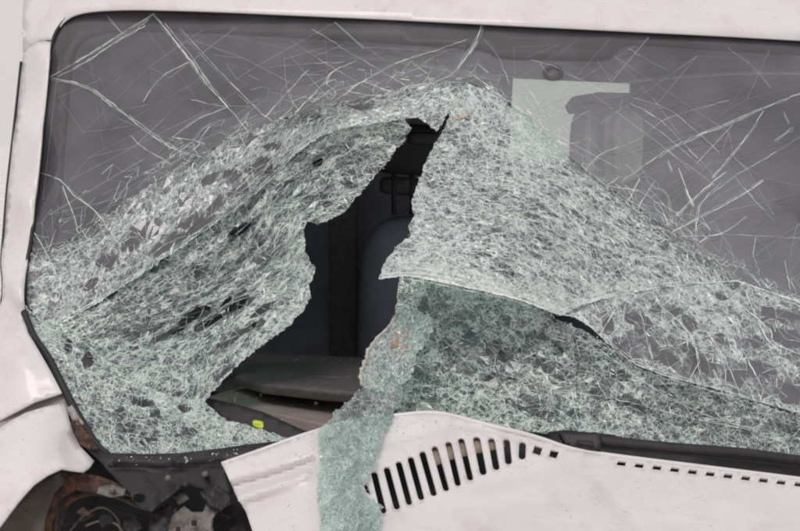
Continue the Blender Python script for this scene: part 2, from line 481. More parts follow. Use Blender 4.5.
def capsule(a, b, r, n=6):
    a, b = np.array(a), np.array(b); d = (b - a) / np.linalg.norm(b - a); a = a + d * r; b = b - d * r
    t0 = math.atan2(d[1], d[0]); o = []
    for k in range(n + 1):
        t = t0 - math.pi / 2 + math.pi * k / n; o.append(b + r * np.array([math.cos(t), math.sin(t)]))
    for k in range(n + 1):
        t = t0 + math.pi / 2 + math.pi * k / n; o.append(a + r * np.array([math.cos(t), math.sin(t)]))
    return np.array(o)


holes = [capsule(a, b, (3.2 if i else 1.8) if i < 9 else 3.6) for i, (a, b) in enumerate(SL[:13])]
holes += [np.array([(535, 444.5), (543, 447), (540, 455.5), (532.5, 453)]), np.array([(551, 449), (559.5, 451), (556, 458.5), (549, 456.5)])]
for i in range(11):
    cx, cy = 621.6 + 17.75 * i, 463 + 2.1 * i
    holes.append(np.array([(cx - 3.2, cy - 3), (cx + 5.2, cy - 2), (cx + 3.2, cy + 3), (cx - 5.2, cy + 2)]))
bon_off = Off([(222, 465, .085), (330, 426, .075), (400, 416, .068), (435, 413, .066), (480, 424, .062), (530, 435, .055), (575, 450, .05), (620, 457, .05), (700, 466, .05), (800, 479, .05), (860, 488, .05),
               (300, 470, .135), (360, 450, .12), (240, 500, .13), (255, 545, .20), (330, 545, .235), (430, 545, .235), (540, 545, .215), (680, 545, .18), (860, 545, .15),
               (384, 513, .20), (434, 496, .165), (471, 480, .13), (509, 464, .095), (380, 470, .14), (448, 440, .098), (491, 437, .082), (600, 500, .13), (720, 510, .12)], 1e-4)
BON = panel('bonnet', [(222, 464), (236, 459), (262, 450), (292, 439), (320, 430), (345, 423), (372, 418), (400, 415), (420, 413), (438, 413), (452, 415.5), (475, 421.5), (500, 428), (522, 433), (545, 440), (562, 446), (580, 450.5), (620, 456.5), (700, 466.5), (760, 474), (800, 479), (870, 488), (990, 504), (990, 570), (262, 570), (252, 530), (246, 512), (238, 499), (230, 482)],
      bon_off, PAINT, VAN, holes=holes, step=4, th=.0035, wob=.005, seed=9,
      creases=[([(340, 458), (380, 446), (415, 434), (455, 424.5), (500, 431), (545, 443)], -.006, 3.5), ([(226, 488), (262, 479), (312, 463)], -.024, 4.5), ([(236, 500), (265, 490), (305, 476)], .015, 5), ([(240, 508), (265, 500), (290, 494)], -.008, 4), ([(226, 468), (300, 441)], .004, 6), ([(600, 480), (640, 531)], -.003, 7), ([(470, 500), (560, 480)], .003, 9)])
# rolled rear lip of the bonnet
lip = smooth_line([(222, 464), (262, 450), (292, 439), (320, 430), (345, 423), (372, 418), (400, 415), (420, 413), (438, 413), (452, 415.5), (475, 421.5), (500, 428), (522, 433), (545, 440), (562, 446), (580, 450.5), (620, 456.5), (700, 466.5), (800, 479), (870, 488), (990, 504)], 6)
lp = tube('rolled_edge', ws(lip[:, 0], lip[:, 1] + .6, bon_off(lip[:, 0], lip[:, 1]) - .002), .0038, PAINT, BON, 8)
# duct under the slots
panel('air_duct', [(340, 470), (440, 428), (520, 436), (600, 455), (830, 482), (830, 500), (600, 480), (500, 490), (400, 525), (350, 525)],
      Off([(340, 470, .06), (440, 428, .01), (600, 465, -.005), (830, 490, 0), (400, 520, .10), (500, 480, .04)]), ENGINE, VAN, step=12, th=.002)
panel('pale_foam_strip', [(428, 446), (470, 436), (505, 434), (505, 446), (474, 452), (450, 458), (430, 466)], lambda x, y: bon_off(x, y) - .014, principled('tan_foam', (.30, .25, .20), .8, .2, 40), VAN, step=6, th=.004)

# ------------------------------------------------------------------ cowl, engine bay corner, seals
cow_off = Off([(85, 447, .014), (180, 456, .016), (300, 441, .016), (400, 430, .012), (225, 470, .05), (235, 500, .06), (165, 500, .06), (130, 500, .055), (100, 462, .03)], 1e-4)
panel('black_cowl_panel', [(84, 446), (96, 449.5), (110, 453), (150, 454), (180, 453), (215, 449), (255, 443.5), (290, 440), (330, 436), (420, 425), (420, 440), (330, 450), (260, 462), (224, 472), (232, 492), (222, 496), (206, 489), (190, 485), (178, 489), (164, 500), (152, 511), (140, 508), (128, 494), (112, 474), (98, 459)],
      cow_off, BLACK, VAN, step=3.5, th=.003, wob=.008, seed=3, creases=[([(112, 467), (160, 470), (222, 464)], -.013, 2.6), ([(176, 457), (181, 472), (178, 488)], .008, 3), ([(150, 478), (165, 490), (160, 500)], -.008, 4), ([(120, 458), (180, 460), (250, 449)], .008, 7), ([(180, 470), (186, 486)], -.006, 4)],
      holes=[capsule((133, 497), (145, 499), 4.5, 5)])
panel('engine_bay_wall', [(-30, 470), (60, 455), (130, 465), (240, 455), (290, 480), (290, 570), (-30, 570)], Off([(-30, 500, -.12), (60, 470, -.10), (240, 460, -.10), (290, 560, -.02), (-30, 570, -.06), (130, 520, -.08)]), ENGINE, VAN, step=14, th=.002)
panel('wheel_arch_liner', [(-30, 560), (-10, 528), (14, 506), (36, 487), (60, 473), (66, 480), (54, 494), (45, 520), (42, 560)], Off([(-30, 560, .10), (60, 473, .03), (45, 530, .06), (10, 515, .08)]), LINER, VAN, step=6, th=.002, wob=.008)


def crumple(name, outline, base, amp, mat, parent, step=4, seed=1, th=.0015, sc=9):
    off = Off(base)
    f = lambda x, y: off(x, y) + amp * (fnoise(x / sc, y / sc, seed) - .5) * 2
    return panel(name, outline, f, mat, parent, step=step, th=th)


def pxtube(name, line, off, rpx, mat, parent, seg=8, step=4, flat=1.0):
    L = smooth_line(line, step); o = off if np.isscalar(off) else np.interp(np.linspace(0, 1, len(L)), np.linspace(0, 1, len(off)), off)
    r = rpx if np.isscalar(rpx) else np.interp(np.linspace(0, 1, len(L)), np.linspace(0, 1, len(rpx)), rpx)
    return tube(name, ws(L[:, 0], L[:, 1], o), np.asarray(r) * .00155 if not np.isscalar(r) else r * .00155, mat, parent, seg, flat)


pxtube('rusty_arch_flange', [(44, 550), (48, 520), (56, 500), (66, 488), (84, 482), (104, 484), (122, 490), (136, 494)], [.03, .02, .015, .02, .02], [5, 5, 6, 5, 5, 4], RUST, VAN)
pxtube('rusty_arch_flange', [(56, 545), (62, 512), (74, 498), (92, 493), (116, 496), (140, 506)], [-.01, .0, .005, .01], [3, 3.5, 3, 3], RUST, VAN)
crumple('buckled_inner_panel', [(64, 474), (82, 473), (104, 478), (124, 487), (133, 494), (118, 498), (96, 494), (76, 490), (60, 500), (55, 520), (48, 520), (54, 495)], [(64, 474, .03), (124, 487, .04), (60, 500, .02), (96, 492, .03)], .010, RUST, VAN, 3.5, 8)
crumple('bent_bracket', [(98, 487), (112, 484), (126, 489), (124, 495), (110, 497), (97, 493)], [(98, 487, .05), (126, 490, .055), (110, 496, .06)], .006, ZINC, VAN, 3, 21, sc=6)
crumple('rusty_torn_seam', [(70, 422), (78, 419), (84, 428), (92, 440), (98, 449), (90, 450), (80, 445), (73, 436)], [(70, 422, .02), (98, 449, .024), (80, 440, .022)], .008, RUST, VAN, 3, 5, sc=6)
crumple('rusty_torn_seam', [(66, 408), (72, 405), (84, 424), (80, 428), (72, 420)], [(66, 408, .022), (84, 424, .02), (72, 420, .022)], .005, UNDER, VAN, 3, 15, sc=6)
B = crumple('strut_mount_bracket', [(184, 506), (192, 512), (203, 512), (206, 504), (212, 506), (218, 511), (213, 518), (212, 526), (218, 545), (214, 570), (172, 570), (168, 530), (172, 516)], [(186, 502, .05), (219, 510, .06), (160, 560, .06), (214, 560, .07)], .004, ZINC, VAN, 3.5, 31, sc=12)
for cx, cy, s in ((194, 523, 2.6), (178, 529, 2.2)):
    panel('bolt_hole', [(cx - s, cy - s), (cx + s, cy - s), (cx + s, cy + s), (cx - s, cy + s)], Off([(150, 500, .066), (220, 500, .068), (150, 560, .07), (220, 560, .077)]), ENGINE, B, step=3, th=.001)
crumple('torn_plastic_scrap', [(200, 492), (214, 484), (228, 492), (232, 504), (222, 510), (208, 506)], [(200, 492, .06), (232, 504, .07), (214, 500, .065)], .012, BLACK, VAN, 3, 41, sc=7)
crumple('crushed_grey_plastic', [(150, 514), (166, 504), (178, 508), (174, 520), (166, 532), (156, 545), (148, 540)], [(150, 512, .03), (203, 500, .04), (160, 524, .04)], .010, BLACK, VAN, 3, 47, sc=8)
for ln, c in (([(70, 531), (85, 515), (104, 508), (118, 520), (121, 540)], LINER), ([(60, 525), (78, 522), (98, 512), (106, 505)], RUBBER), ([(86, 526), (100, 521), (116, 524), (126, 536)], ZINC), ([(140, 516), (120, 512), (108, 506), (96, 508)], RUBBER)):
    pxtube('loose_wire', ln, [-.02, 0, .01, -.02], 1.1, c, VAN, 6, 3)
for i_, (x, y, r_) in enumerate(((212, 496, 10), (228, 512, 11), (180, 496, 9), (236, 528, 12), (104, 520, 9), (84, 512, 7), (130, 524, 12))):
    aa = np.linspace(0, 2 * math.pi, 9, endpoint=False) + .3; rr = r_ * rng.uniform(.55, 1.15, 9)
    crumple('crushed_engine_part', np.stack([x + rr * np.cos(aa), y + rr * np.sin(aa) * .8], -1), [(x - 9, y - 9, .02), (x + 9, y - 7, .03), (x, y + 9, .04), (x, y, .035)], .010, (BLACK, ENGINE, LINER, BLACK, ENGINE, RUST, BLACK, ZINC)[i_], VAN, 2.5, 60 + i_, sc=9)
for x, y in ((168, 478), (205, 474), (112, 490), (206, 533)):
    q = ws(np.array([x, x]) * 1.0, np.array([y, y]) * 1.0, np.array([.05, .075])); b_ = tube('bolt', q, .0045, ZINC, VAN, 6)
# seals round the glass
pxtube('glass_seal', [(24, 312), (34, 335), (48, 356), (60, 380), (72, 404), (86, 428), (98, 446), (108, 455)], .012, [3.5, 3, 3.5, 4, 3.5, 3.5], RUBBER, VAN)
tl = smooth_line([(25, 300), (26, 270), (31, 240), (36, 200), (40, 160), (43.5, 120), (46.7, 90)] + TOP, 4)
tube('glass_seal', ws(tl[:, 0], tl[:, 1], .003), .0032, RUBBER, VAN, 6)
pxtube('door_seal', [(21, 62), (17, 100), (12, 145), (7, 190), (3.5, 235), (1.5, 262), (3, 285), (0, 306), (-14, 320)], -.034, 1.6, RUBBER, VAN, 6)

# wiper lying along the bottom of the glass, and the dark gutter behind the bonnet
panel('cowl_gutter', [(548, 432), (565, 430), (700, 443), (870, 464), (980, 480), (980, 512), (870, 498), (800, 486), (620, 462), (566, 452), (552, 444)], Off([(520, 420, -.01), (870, 465, -.01), (870, 495, .02), (560, 450, .02), (700, 460, 0)]), BLACK, VAN, step=12, th=.002)
WIP = pxtube('wiper_arm', [(598, 439.5), (640, 444), (690, 448.5), (740, 452), (790, 458), (870, 468), (960, 480)], [.045, .045, .042, .04], [5.2, 5, 4.4, 4.4, 4.4], BLACK, VAN, 8, 8, .6)
pxtube('wiper_blade', [(560, 437), (600, 446), (680, 453), (800, 466), (870, 474), (960, 486)], .03, [2.2, 2.2], RUBBER, WIP, 6, 8)
panel('arm_hinge', [(558, 431), (578, 433), (596, 432), (602, 436), (601, 449), (588, 449), (566, 444)], Off([(558, 431, .05), (600, 434, .055), (600, 448, .055), (570, 446, .05)]), BLACK, WIP, step=5, th=.012)
panel('hinge_socket', [(577, 440), (593, 441), (594, 446.5), (579, 445)], Off([(558, 431, .052), (600, 434, .057), (600, 448, .0575), (570, 446, .052)]), RUBBER, WIP, step=4, th=.002)

# ------------------------------------------------------------------ inside the cab
y0 = 1.35
# bulkhead with a window through to daylight
def P3(x, y, z): return np.array([x, y, z])
wl = at_y(np.array([513, 627, 627, 513]), np.array([78, 86, 158, 158]), y0)
xa, xb = wl[:, 0].min(), wl[:, 0].max(); za, zb = wl[:, 2].min(), wl[:, 2].max()
for nm, x_0, x_1, z0, z1 in (('bulkhead', -.91, xa, .5, 1.98), ('bulkhead', xb, .91, .5, 1.98), ('bulkhead', xa, xb, .5, za), ('bulkhead', xa, xb, zb, 1.98)):
    prism(nm, [(x_0, y0, z0), (x_1, y0, z0), (x_1, y0, z1), (x_0, y0, z1)], (0, .03, 0), NAVY, VAN, 0)
m, t, N, L = new_mat('tinted_window'); o_ = N('ShaderNodeOutputMaterial'); L(glass_nodes(t, N, L, (.97, 1.0, .95), .03, 1.0), o_.inputs[0])
prism('bulkhead_window', [(xa, y0 + .01, za), (xb, y0 + .01, za), (xb, y0 + .01, zb), (xa, y0 + .01, zb)], (0, .005, 0), m, VAN, 0)
for sx in (-1, 1):
    if sx > 0:      # side out of view, opened above the sill to brighten the cab
        prism('cab_side', [(.895, .08, .5), (.895, y0, .5), (.895, y0, 1.28), (.895, .12, 1.28)], (.015, 0, 0), CABIN, VAN, 0)
        prism('cab_side', [(.895, .95, 1.285), (.895, y0, 1.285), (.895, y0, 1.975), (.895, .95, 1.975)], (.015, 0, 0), CABIN, VAN, 0)
        prism('cab_side', [(.895, .56, 1.90), (.895, .945, 1.90), (.895, .945, 1.975), (.895, .56, 1.975)], (.015, 0, 0), CABIN, VAN, 0)
        continue
    prism('cab_side', [(sx * .895, .08, .5), (sx * .895, y0, .5), (sx * .895, y0, 1.975), (sx * .895, .54, 1.97), (sx * .895, .30, 1.62), (sx * .895, .08, 1.25)], (sx * .015, 0, 0), CABIN, VAN, 0)
prism('cab_floor', [(-.89, .08, .7), (.89, .08, .7), (.89, y0, .7), (-.89, y0, .7)], (0, 0, -.03), CABIN, VAN, 0)
rt = ws(np.array([0, 860]), np.array([-10, 30]), -.03)
prism('headliner', [(-.89, .54, 1.93), (-.5, .43, 1.93), (.5, .43, 1.93), (.89, .54, 1.93), (.89, y0, 1.955), (-.89, y0, 1.955)], (0, 0, .02), CABIN, VAN, 0)
panel('header_trim', [(40, 70), (46, 40), (62, 12), (110, 2), (300, 6), (560, 18), (860, 32), (980, 38), (980, 66), (860, 60), (560, 56), (480, 46), (300, 34), (120, 30), (82, 42), (70, 75)], lambda x, y: 0 * x - .025, CABIN, VAN, step=12, th=.004)
pl = smooth_line([(170, 22), (230, 34), (290, 46), (345, 54), (400, 60), (455, 70), (500, 78)], 10)
tube('visor_edge', at_y(pl[:, 0], pl[:, 1], .52), .010, PALE, VAN, 8, .5)
pl = smooth_line([(622, 80), (660, 77), (710, 73), (760, 71), (830, 72)], 10)
tube('visor_edge', at_y(pl[:, 0], pl[:, 1], .52), .009, PALE, VAN, 8, .5)
# post, seats with headrests
a = at_y(np.array([329, 357, 357, 329]), np.array([100, 100, 380, 380]), 1.20)
prism('cab_post', a, (0, .04, 0), BROWN, VAN, .006)


def cushion(name, x0, x1, z0, z1, y, d, mat, parent, rr=.05):
    """rounded upholstered block"""
    V = []; F = []; nx, nz = 14, 14; e = 4.0
    cx, cz = (x0 + x1) / 2, (z0 + z1) / 2; hx, hz = (x1 - x0) / 2, (z1 - z0) / 2
    for i in range(nz + 1):
        ph = -math.pi / 2 + math.pi * i / nz
        for j in range(2 * nx):
            th = 2 * math.pi * j / (2 * nx)
            s = lambda v, k: math.copysign(abs(v) ** (2 / k), v)
            V.append((cx + hx * s(math.cos(ph), e) * s(math.cos(th), e), y + d * s(math.cos(ph), e) * s(math.sin(th), 2.5), cz + hz * s(math.sin(ph), e)))
    for i in range(nz):
        for j in range(2 * nx):
            F.append((i * 2 * nx + j, i * 2 * nx + (j + 1) % (2 * nx), (i + 1) * 2 * nx + (j + 1) % (2 * nx), (i + 1) * 2 * nx + j))
    return put(name, mesh(name, V, F, mat), parent)


def box_px(px0, px1, py0, py1, y):
    q = at_y(np.array([px0, px1]), np.array([py0, py1]), y); return q[0, 0], q[1, 0], min(q[:, 2]), max(q[:, 2])


s1 = cushion('seat_back', *box_px(362, 480, 214, 420, 1.0), 1.0, .07, NAVY, VAN)
h1 = box_px(372, 440, 122, 176, .98)
cushion('headrest', *h1, .98, .05, CABIN, VAN)
for px in (394, 412):
    q = at_y(np.array([px, px]), np.array([170, 215]), .99); tube('headrest_stem', q, .006, CABIN, VAN, 8)
cushion('seat_back_panel', *box_px(380, 420, 176, 196, 1.12), 1.12, .02, DASH, VAN)
cushion('grey_cab_fitting', *box_px(408, 438, 131, 146, .72), .72, .02, principled('grey_fitting', (.045, .045, .045), .6), VAN)  # grey mirror-like fitting in the cab, gives no light
cushion('seat_back', *box_px(560, 720, 170, 420, 1.0), 1.0, .07, SEAT, VAN)
H2 = cushion('headrest', *box_px(572, 640, 104, 186, .98), .98, .05, PALE, VAN)
for i, px in enumerate((588, 602, 617)):
    q = smooth_line([(px, 113), (px - 1, 145), (px, 176)], 10); tube('cloth_rib', at_y(q[:, 0], q[:, 1], .925), .008, SEAT if i % 2 else PALE, H2, 8, .4)
prism('headrest_cover', at_y(np.array([566, 574, 600, 632, 640, 612, 588, 570]), np.array([106, 96, 92, 93, 104, 110, 113, 114]), .915), (0, .03, 0), SEAT, VAN, .004)
# dashboard in layers
def slab(name, pts, down, mat, parent=VAN, bev=.004):
    p = [at_y(np.float64(a), np.float64(b), y) for a, b, y in pts]
    return prism(name, p, down, mat, parent, bev)


slab('dashboard_top', [(150, 348, .62), (700, 372, .62), (700, 400, .25), (150, 374, .25)], (0, 0, -.03), DASH)
slab('instrument_cover', [(222, 372, .30), (258, 361, .36), (420, 362, .36), (420, 380, .16), (330, 377, .16), (262, 371, .2)], (0, .01, -.02), DASH)
slab('dash_shelf_lid', [(228, 374, .20), (290, 371, .20), (430, 378, .20), (430, 398, .05), (330, 392, .05), (262, 384, .06)], (0, .01, -.018), DASH)
slab('dash_shelf', [(202, 398, .18), (250, 383, .25), (450, 400, .22), (430, 438, -.02), (322, 424, -.02), (262, 410, .02)], (0, .01, -.02), TAUPE)
bar_off = Off([(203, 398, -.085), (262, 412, -.07), (340, 450, -.05), (212, 408, -.08), (270, 440, -.06)])
panel('dash_front_bar', [(203, 397), (232, 403), (262, 411.5), (290, 424), (322, 439), (345, 452), (300, 455), (270, 445), (240, 432), (212, 412)], bar_off, BLACK, VAN, step=6, th=.014)
slab('dash_body', [(100, 420, .05), (860, 450, .05), (860, 400, .5), (100, 365, .5)], (0, 0, -.35), CABIN)
for i in range(7):
    q = at_y(np.array([205 + i * 4.5, 212 + i * 4.5]), np.array([392 - i * 2.2, 380 - i * 1.2]), .10); tube('vent_rib', np.linspace(q[0], q[1], 3), .0018, BLACK, VAN, 5)
# mount stub on the glass
st = ws(np.float64(553), np.float64(73), 0.0)
pxtube('mirror_mount', [(546, 70), (549, 68), (555, 67), (560, 70), (561, 75), (557, 78), (549, 78), (545, 74), (546, 70)], -.006, 2.6, FRIT, VAN, 8, 2)
panel('mount_chip', smooth_line([(548, 71), (554, 69), (559, 73), (556, 77), (549, 76)], 2, True), Off([(548, 70, -.004), (560, 70, -.003), (554, 78, -.004), (550, 74, -.003)]), DASH, VAN, step=3, th=.001, wob=.002)

# lime tag on the front bar
TAG = panel('paper_tag', [(252.5, 421.5), (254.5, 420), (260, 421), (263, 422), (263.6, 427), (261.5, 428.6), (257, 427.4), (253, 425.6)], lambda x, y: bar_off(x, y) + .003, LIME, None, step=3, th=.001)
TAG['label'] = 'small lime green paper tag stuck to the black dashboard edge'; TAG['category'] = 'tag'
for x in (255.6, 257.6, 259.6):
    q = ws(np.array([x, x + .9]), np.array([423.4, 425.0]) + (x - 255) * .12, bar_off(np.array([x, x]), np.array([424., 424.])) + .0034); tube('print_mark', q, .0004, INK, TAG, 4)

# ------------------------------------------------------------------ glass
ARC_L = [(26, 262), (45, 252), (75, 236), (110, 213), (150, 185), (200, 155), (245, 133), (285, 118), (330, 104), (400, 90), (440, 82), (468, 82)]
ARC_R = [(468, 82), (500, 95), (530, 118), (560, 150), (600, 181), (650, 216), (700, 252), (735, 280), (800, 297), (850, 306), (970, 330)]


def set_attr(me, name, vals):
    a = me.attributes.new(name, 'FLOAT', 'FACE'); a.data.foreach_set('value', np.asarray(vals, np.float32))


PANE_IN = pane_mat(4.6, .24)  # strong haze: dust plus a painted-in pale veil over the pane


def flat_pane(o_=0.0):
    P = [(25.5, 300), (26.5, 270), (31, 240), (36, 200), (40, 160), (43.5, 120), (46.7, 90)] + [tuple(p) for p in smooth_line(TOP, 6)] + ARC_R[::-1] + ARC_L[::-1][1:]
    return panel('windscreen', P, lambda x, y: 0 * x + o_, PANE, VAN, step=16, th=0)


WS = flat_pane()
PLY = flat_pane(-.008); PLY.name = 'inner_ply'; PLY.data.materials[0] = PANE_IN; PLY.parent = WS; PLY.matrix_parent_inverse = Matrix()
WS['label'] = 'grey cracked upper windscreen still in its frame'
# printed border behind the glass
inner = [(30, 266), (46, 258), (56, 240), (60, 215), (64, 160), (69, 100), (73, 62), (80, 44), (95, 35), (130, 31), (200, 32), (300, 37), (400, 43), (478, 49), (500, 57), (540, 59), (600, 60), (612, 57), (620, 48), (634, 44), (700, 48), (800, 54), (850, 57), (970, 63)]
outer = [(26, 264), (33, 220), (40, 160), (45, 100)] + [tuple(p) for p in smooth_line(TOP, 5)]
panel('black_border', [tuple(p) for p in smooth_line(inner, 6)] + [tuple(p) for p in outer[::-1]], lambda x, y: 0 * x - .005, FRIT, WS, step=10, th=.0008)
panel('black_border', [(30, 322), (50, 326), (60, 345), (86, 395), (118, 440), (118, 456), (100, 456), (70, 405), (40, 350)], lambda x, y: 0 * x - .045, FRIT, WS, step=10, th=.0008)


def build_ribbons(name, A, W, surf, raise_, mat, parent, tone, tilt=.7, taper=.35):
    """A: (n, k, 2) polylines in view units, W: width in units"""
    n, k, _ = A.shape
    flat = A.reshape(-1, 2)
    P = surf(flat[:, 0], flat[:, 1], raise_).reshape(n, k, 3)
    T = np.gradient(P, axis=1); T /= np.linalg.norm(T, axis=2)[..., None] + 1e-12
    nr = NRM[None, None] + 0 * T
    S = np.cross(T, nr); S /= np.linalg.norm(S, axis=2)[..., None] + 1e-12
    U = np.cross(S, T)
    th = rng.normal(0, tilt * .6, n)[:, None, None]
    D = np.cos(th) * S + np.sin(th) * U
    wd = np.asarray(W)[:, None, None] * .00155 * .5
    tp = np.ones(k); tp[0] = taper; tp[-1] = taper
    D = D * wd * tp[None, :, None]
    V = np.concatenate([P - D, P + D], 1).reshape(-1, 3)
    idx = np.arange(n)[:, None] * 2 * k + np.arange(k - 1)[None]
    F = np.stack([idx, idx + 1, idx + k + 1, idx + k], -1).reshape(-1, 4)
    me = bpy.data.meshes.new(name)
    me.vertices.add(len(V)); me.vertices.foreach_set('co', V.ravel().astype(np.float32))
    me.loops.add(F.size); me.loops.foreach_set('vertex_index', F.ravel().astype(np.int32))
    me.polygons.add(len(F)); me.polygons.foreach_set('loop_start', (np.arange(len(F)) * 4).astype(np.int32))
    me.update(calc_edges=True); me.materials.append(mat)
    set_attr(me, 'tone', np.repeat(tone, k - 1))
    o = put(name, me, parent, kind='stuff')
    if parent is not None and parent is not VAN: pass
    return o


class Flow:
    """curved grain of a broken sheet: view units -> (along the stretch, across it)"""
    def __init__(self, ctrl):
        c = np.array(ctrl, float)
        self.u = Off(np.c_[c[:, :2], c[:, 2]], 1e-2); self.v = Off(np.c_[c[:, :2], c[:, 3]], 1e-2)

    def __call__(self, q):
        return np.stack([self.u(q[:, 0], q[:, 1]), self.v(q[:, 0], q[:, 1])], -1)

    def angle(self, x, y):
        e = .5; gx = self.v(x + e, y) - self.v(x - e, y); gy = self.v(x, y + e) - self.v(x, y - e)
        ux = self.u(x + e, y) - self.u(x - e, y); uy = self.u(x, y + e) - self.u(x, y - e)
        tx, ty = -gy, gx; s = np.sign(tx * ux + ty * uy); s = np.where(s == 0, 1, s)
        return np.arctan2(ty * s, tx * s)


class Straight:
    def __init__(self, ang):
        self.a = ang; ca, sa = math.cos(ang), math.sin(ang); self.R = np.array([[ca, sa], [-sa, ca]])

    def __call__(self, q): return q @ self.R.T
    def angle(self, x, y): return np.full(np.shape(x), self.a)


def strip(name, P, surf, depth, mat, parent):
    """the broken edge of the laminated glass: a ribbon as deep as the glass is thick"""
    n = len(P); A = surf(P[:, 0], P[:, 1], .0004); B = surf(P[:, 0], P[:, 1], -depth)
    F = [(i, (i + 1) % n, n + (i + 1) % n, n + i) for i in range(n)]
    me = mesh(name, np.r_[A, B], F, mat, False); set_attr(me, 'tone', rng.uniform(0, .55, len(F)))
    return put(name, me, parent, kind='stuff')


def glass_sheet(name, outline, ctrl, mat, flow, aniso, spacing, frost, fr_noise, n_rib, rib_len, rib_w, rib_sig, jit=.0005, jag=1.2, tone=(.3, 1), edge_p=.8, seed=1, label=None, holes_fn=None, wobble=0.0, rib_mat=None, edge_rim=.5, wsc=30., sparse=.10, whites=(), base_frost=.12, fade=None, n_long=None, thick=True, ripple=None, web=None):
    if not callable(flow): flow = Straight(flow)
    off0 = Off(ctrl, 1e-4)
    off = (lambda x, y: off0(x, y) + wobble * (fnoise(x / wsc, y / wsc, seed + 40) - .5) * 2) if wobble else off0
    if ripple:
        off1 = off

        def off(x, y):
            q = flow(np.stack([np.ravel(x), np.ravel(y)], -1)); v = q[:, 1] / ripple[1] + 1.3 * fnoise(q[:, 0] / 70, q[:, 1] / 40, seed + 55)
            r = ripple[0] * np.sin(v * 2 * math.pi) * (.3 + 1.4 * vnoise(q[:, 0] / 60, q[:, 1] / 30, seed + 56))
            return off1(x, y) + r.reshape(np.shape(x))
    P = dens_line(outline, 2.0, True)
    P = P + rng.normal(0, jag * .35, P.shape) + jag * np.stack([fnoise(P[:, 0] / 6, P[:, 1] / 6, seed) - .5, fnoise(P[:, 0] / 6, P[:, 1] / 6, seed + 3) - .5], -1) * 2.6
    sc = np.array([aniso, 1.0])
    warp = lambda q: flow(q) / sc
    lo, hi = P.min(0), P.max(0); n = int((hi - lo).prod() / (spacing ** 2 * aniso * .9))

    def dens(x, y):
        q = flow(np.stack([x, y], -1))
        d = fnoise(q[:, 0] / fr_noise[0], q[:, 1] / fr_noise[1], seed)
        return .72 * d + .28 * vnoise(q[:, 0] / (fr_noise[0] * .33), q[:, 1] / (fr_noise[1] * .33), seed + 91)

    def wh(x, y):
        v = np.zeros(np.shape(x))
        for ln_, wd_, am_ in whites: v = np.maximum(v, am_ * np.exp(-(polydist(x, y, ln_) / wd_) ** 2))
        return v * (.6 + .8 * vnoise(x / 7, y / 7, seed + 5))

    def dn(x, y):
        v = np.clip((dens(x, y) - fr_noise[2]) / fr_noise[3], 0, 1)
        v = np.clip(v + wh(x, y), 0, 1)
        if fade: v = v * (.12 + .88 * np.clip(polydist(x, y, fade[0]) / fade[1], 0, 1))
        if holes_fn: v = v * (1 - np.clip(holes_fn(x, y), 0, 1))
        return v
    g = rng.uniform(lo, hi, (n, 2)); g = g[inside(g[:, 0], g[:, 1], P)]
    g = g[rng.uniform(size=len(g)) < sparse + (1 - sparse) * dn(g[:, 0], g[:, 1]) ** 1.4]
    g = g[polydist(g[:, 0], g[:, 1], np.r_[P, P[:1]]) > .8]
    pts = np.r_[P, g]
    ov, vw, fs = cdt(pts, [list(range(len(P)))], warp)
    ok_v = ov >= 0
    vs = np.where(ok_v[:, None], pts[np.clip(ov, 0, None)], 0.0)
    T = np.array([f for f in fs if len(f) == 3 and ok_v[list(f)].all()]); C = vs[T].mean(1)
    k = inside(C[:, 0], C[:, 1], P)
    for a_, b_ in ((0, 1), (1, 2), (2, 0)):
        pa, pb = vs[T[:, a_]], vs[T[:, b_]]; mm = (pa + pb) / 2
        ln_ = np.linalg.norm(pa - pb, axis=1); k &= ln_ < 45
        for f_ in (.15, .35, .5, .65, .85):
            mm = pa + (pb - pa) * f_; k &= (ln_ < 5) | inside(mm[:, 0], mm[:, 1], P)
    T, C = T[k], C[k]
    o_ = off(vs[:, 0], vs[:, 1]) + rng.normal(0, jit, len(vs))
    V = ws(vs[:, 0], vs[:, 1], o_)
    e1, e2 = V[T[:, 1]] - V[T[:, 0]], V[T[:, 2]] - V[T[:, 0]]
    fl = (np.cross(e1, e2) * (CAM - V[T[:, 0]])).sum(1) < 0
    T[fl] = T[fl][:, ::-1]
    clear = dn(C[:, 0], C[:, 1])
    hole = holes_fn(C[:, 0], C[:, 1]) if holes_fn else np.zeros(len(C))
    gone = hole > .75
    q_ = vs[T]; d1, d2 = q_[:, 1] - q_[:, 0], q_[:, 2] - q_[:, 0]; ar = np.abs(d1[:, 0] * d2[:, 1] - d1[:, 1] * d2[:, 0]) * .5
    small = 1 / (1 + (ar / (1.6 * spacing ** 2 * aniso)) ** 1.5)
    wc = wh(C[:, 0], C[:, 1])
    fr = np.clip((base_frost + (frost - base_frost) * small * clear) * rng.uniform(.3, 1.6, len(C)) + .4 * wc * (clear > .3), 0, 1)
    fr = fr * (1 - .93 * np.clip((hole - .53) / .12, 0, 1))
    T2, fr2 = T[~gone], fr[~gone]
    me = mesh(name, V, T2, mat, False)
    set_attr(me, 'frost', fr2); set_attr(me, 'tone', np.clip(rng.uniform(tone[0], tone[1], len(T2)) * (.1 + .9 * (small * clear)[~gone]) + .25 * wc[~gone], 0, 1))
    uv = me.uv_layers.new(name='UVMap'); q = flow(vs) * .00155 / sc
    uv.data.foreach_set('uv', q[T2.ravel()].astype(np.float32).ravel())
    o = put(name, me, VAN)
    o['kind'] = 'stuff'
    if label: o['label'] = label
    surf = lambda x, y, r: ws(x, y, off(x, y) + r)
    # cracks along the fragment edges: straight, joined at their ends
    E = np.concatenate([T[:, [0, 1]], T[:, [1, 2]], T[:, [2, 0]]]); E.sort(1); E = np.unique(E, axis=0)
    M = vs[E].mean(1)
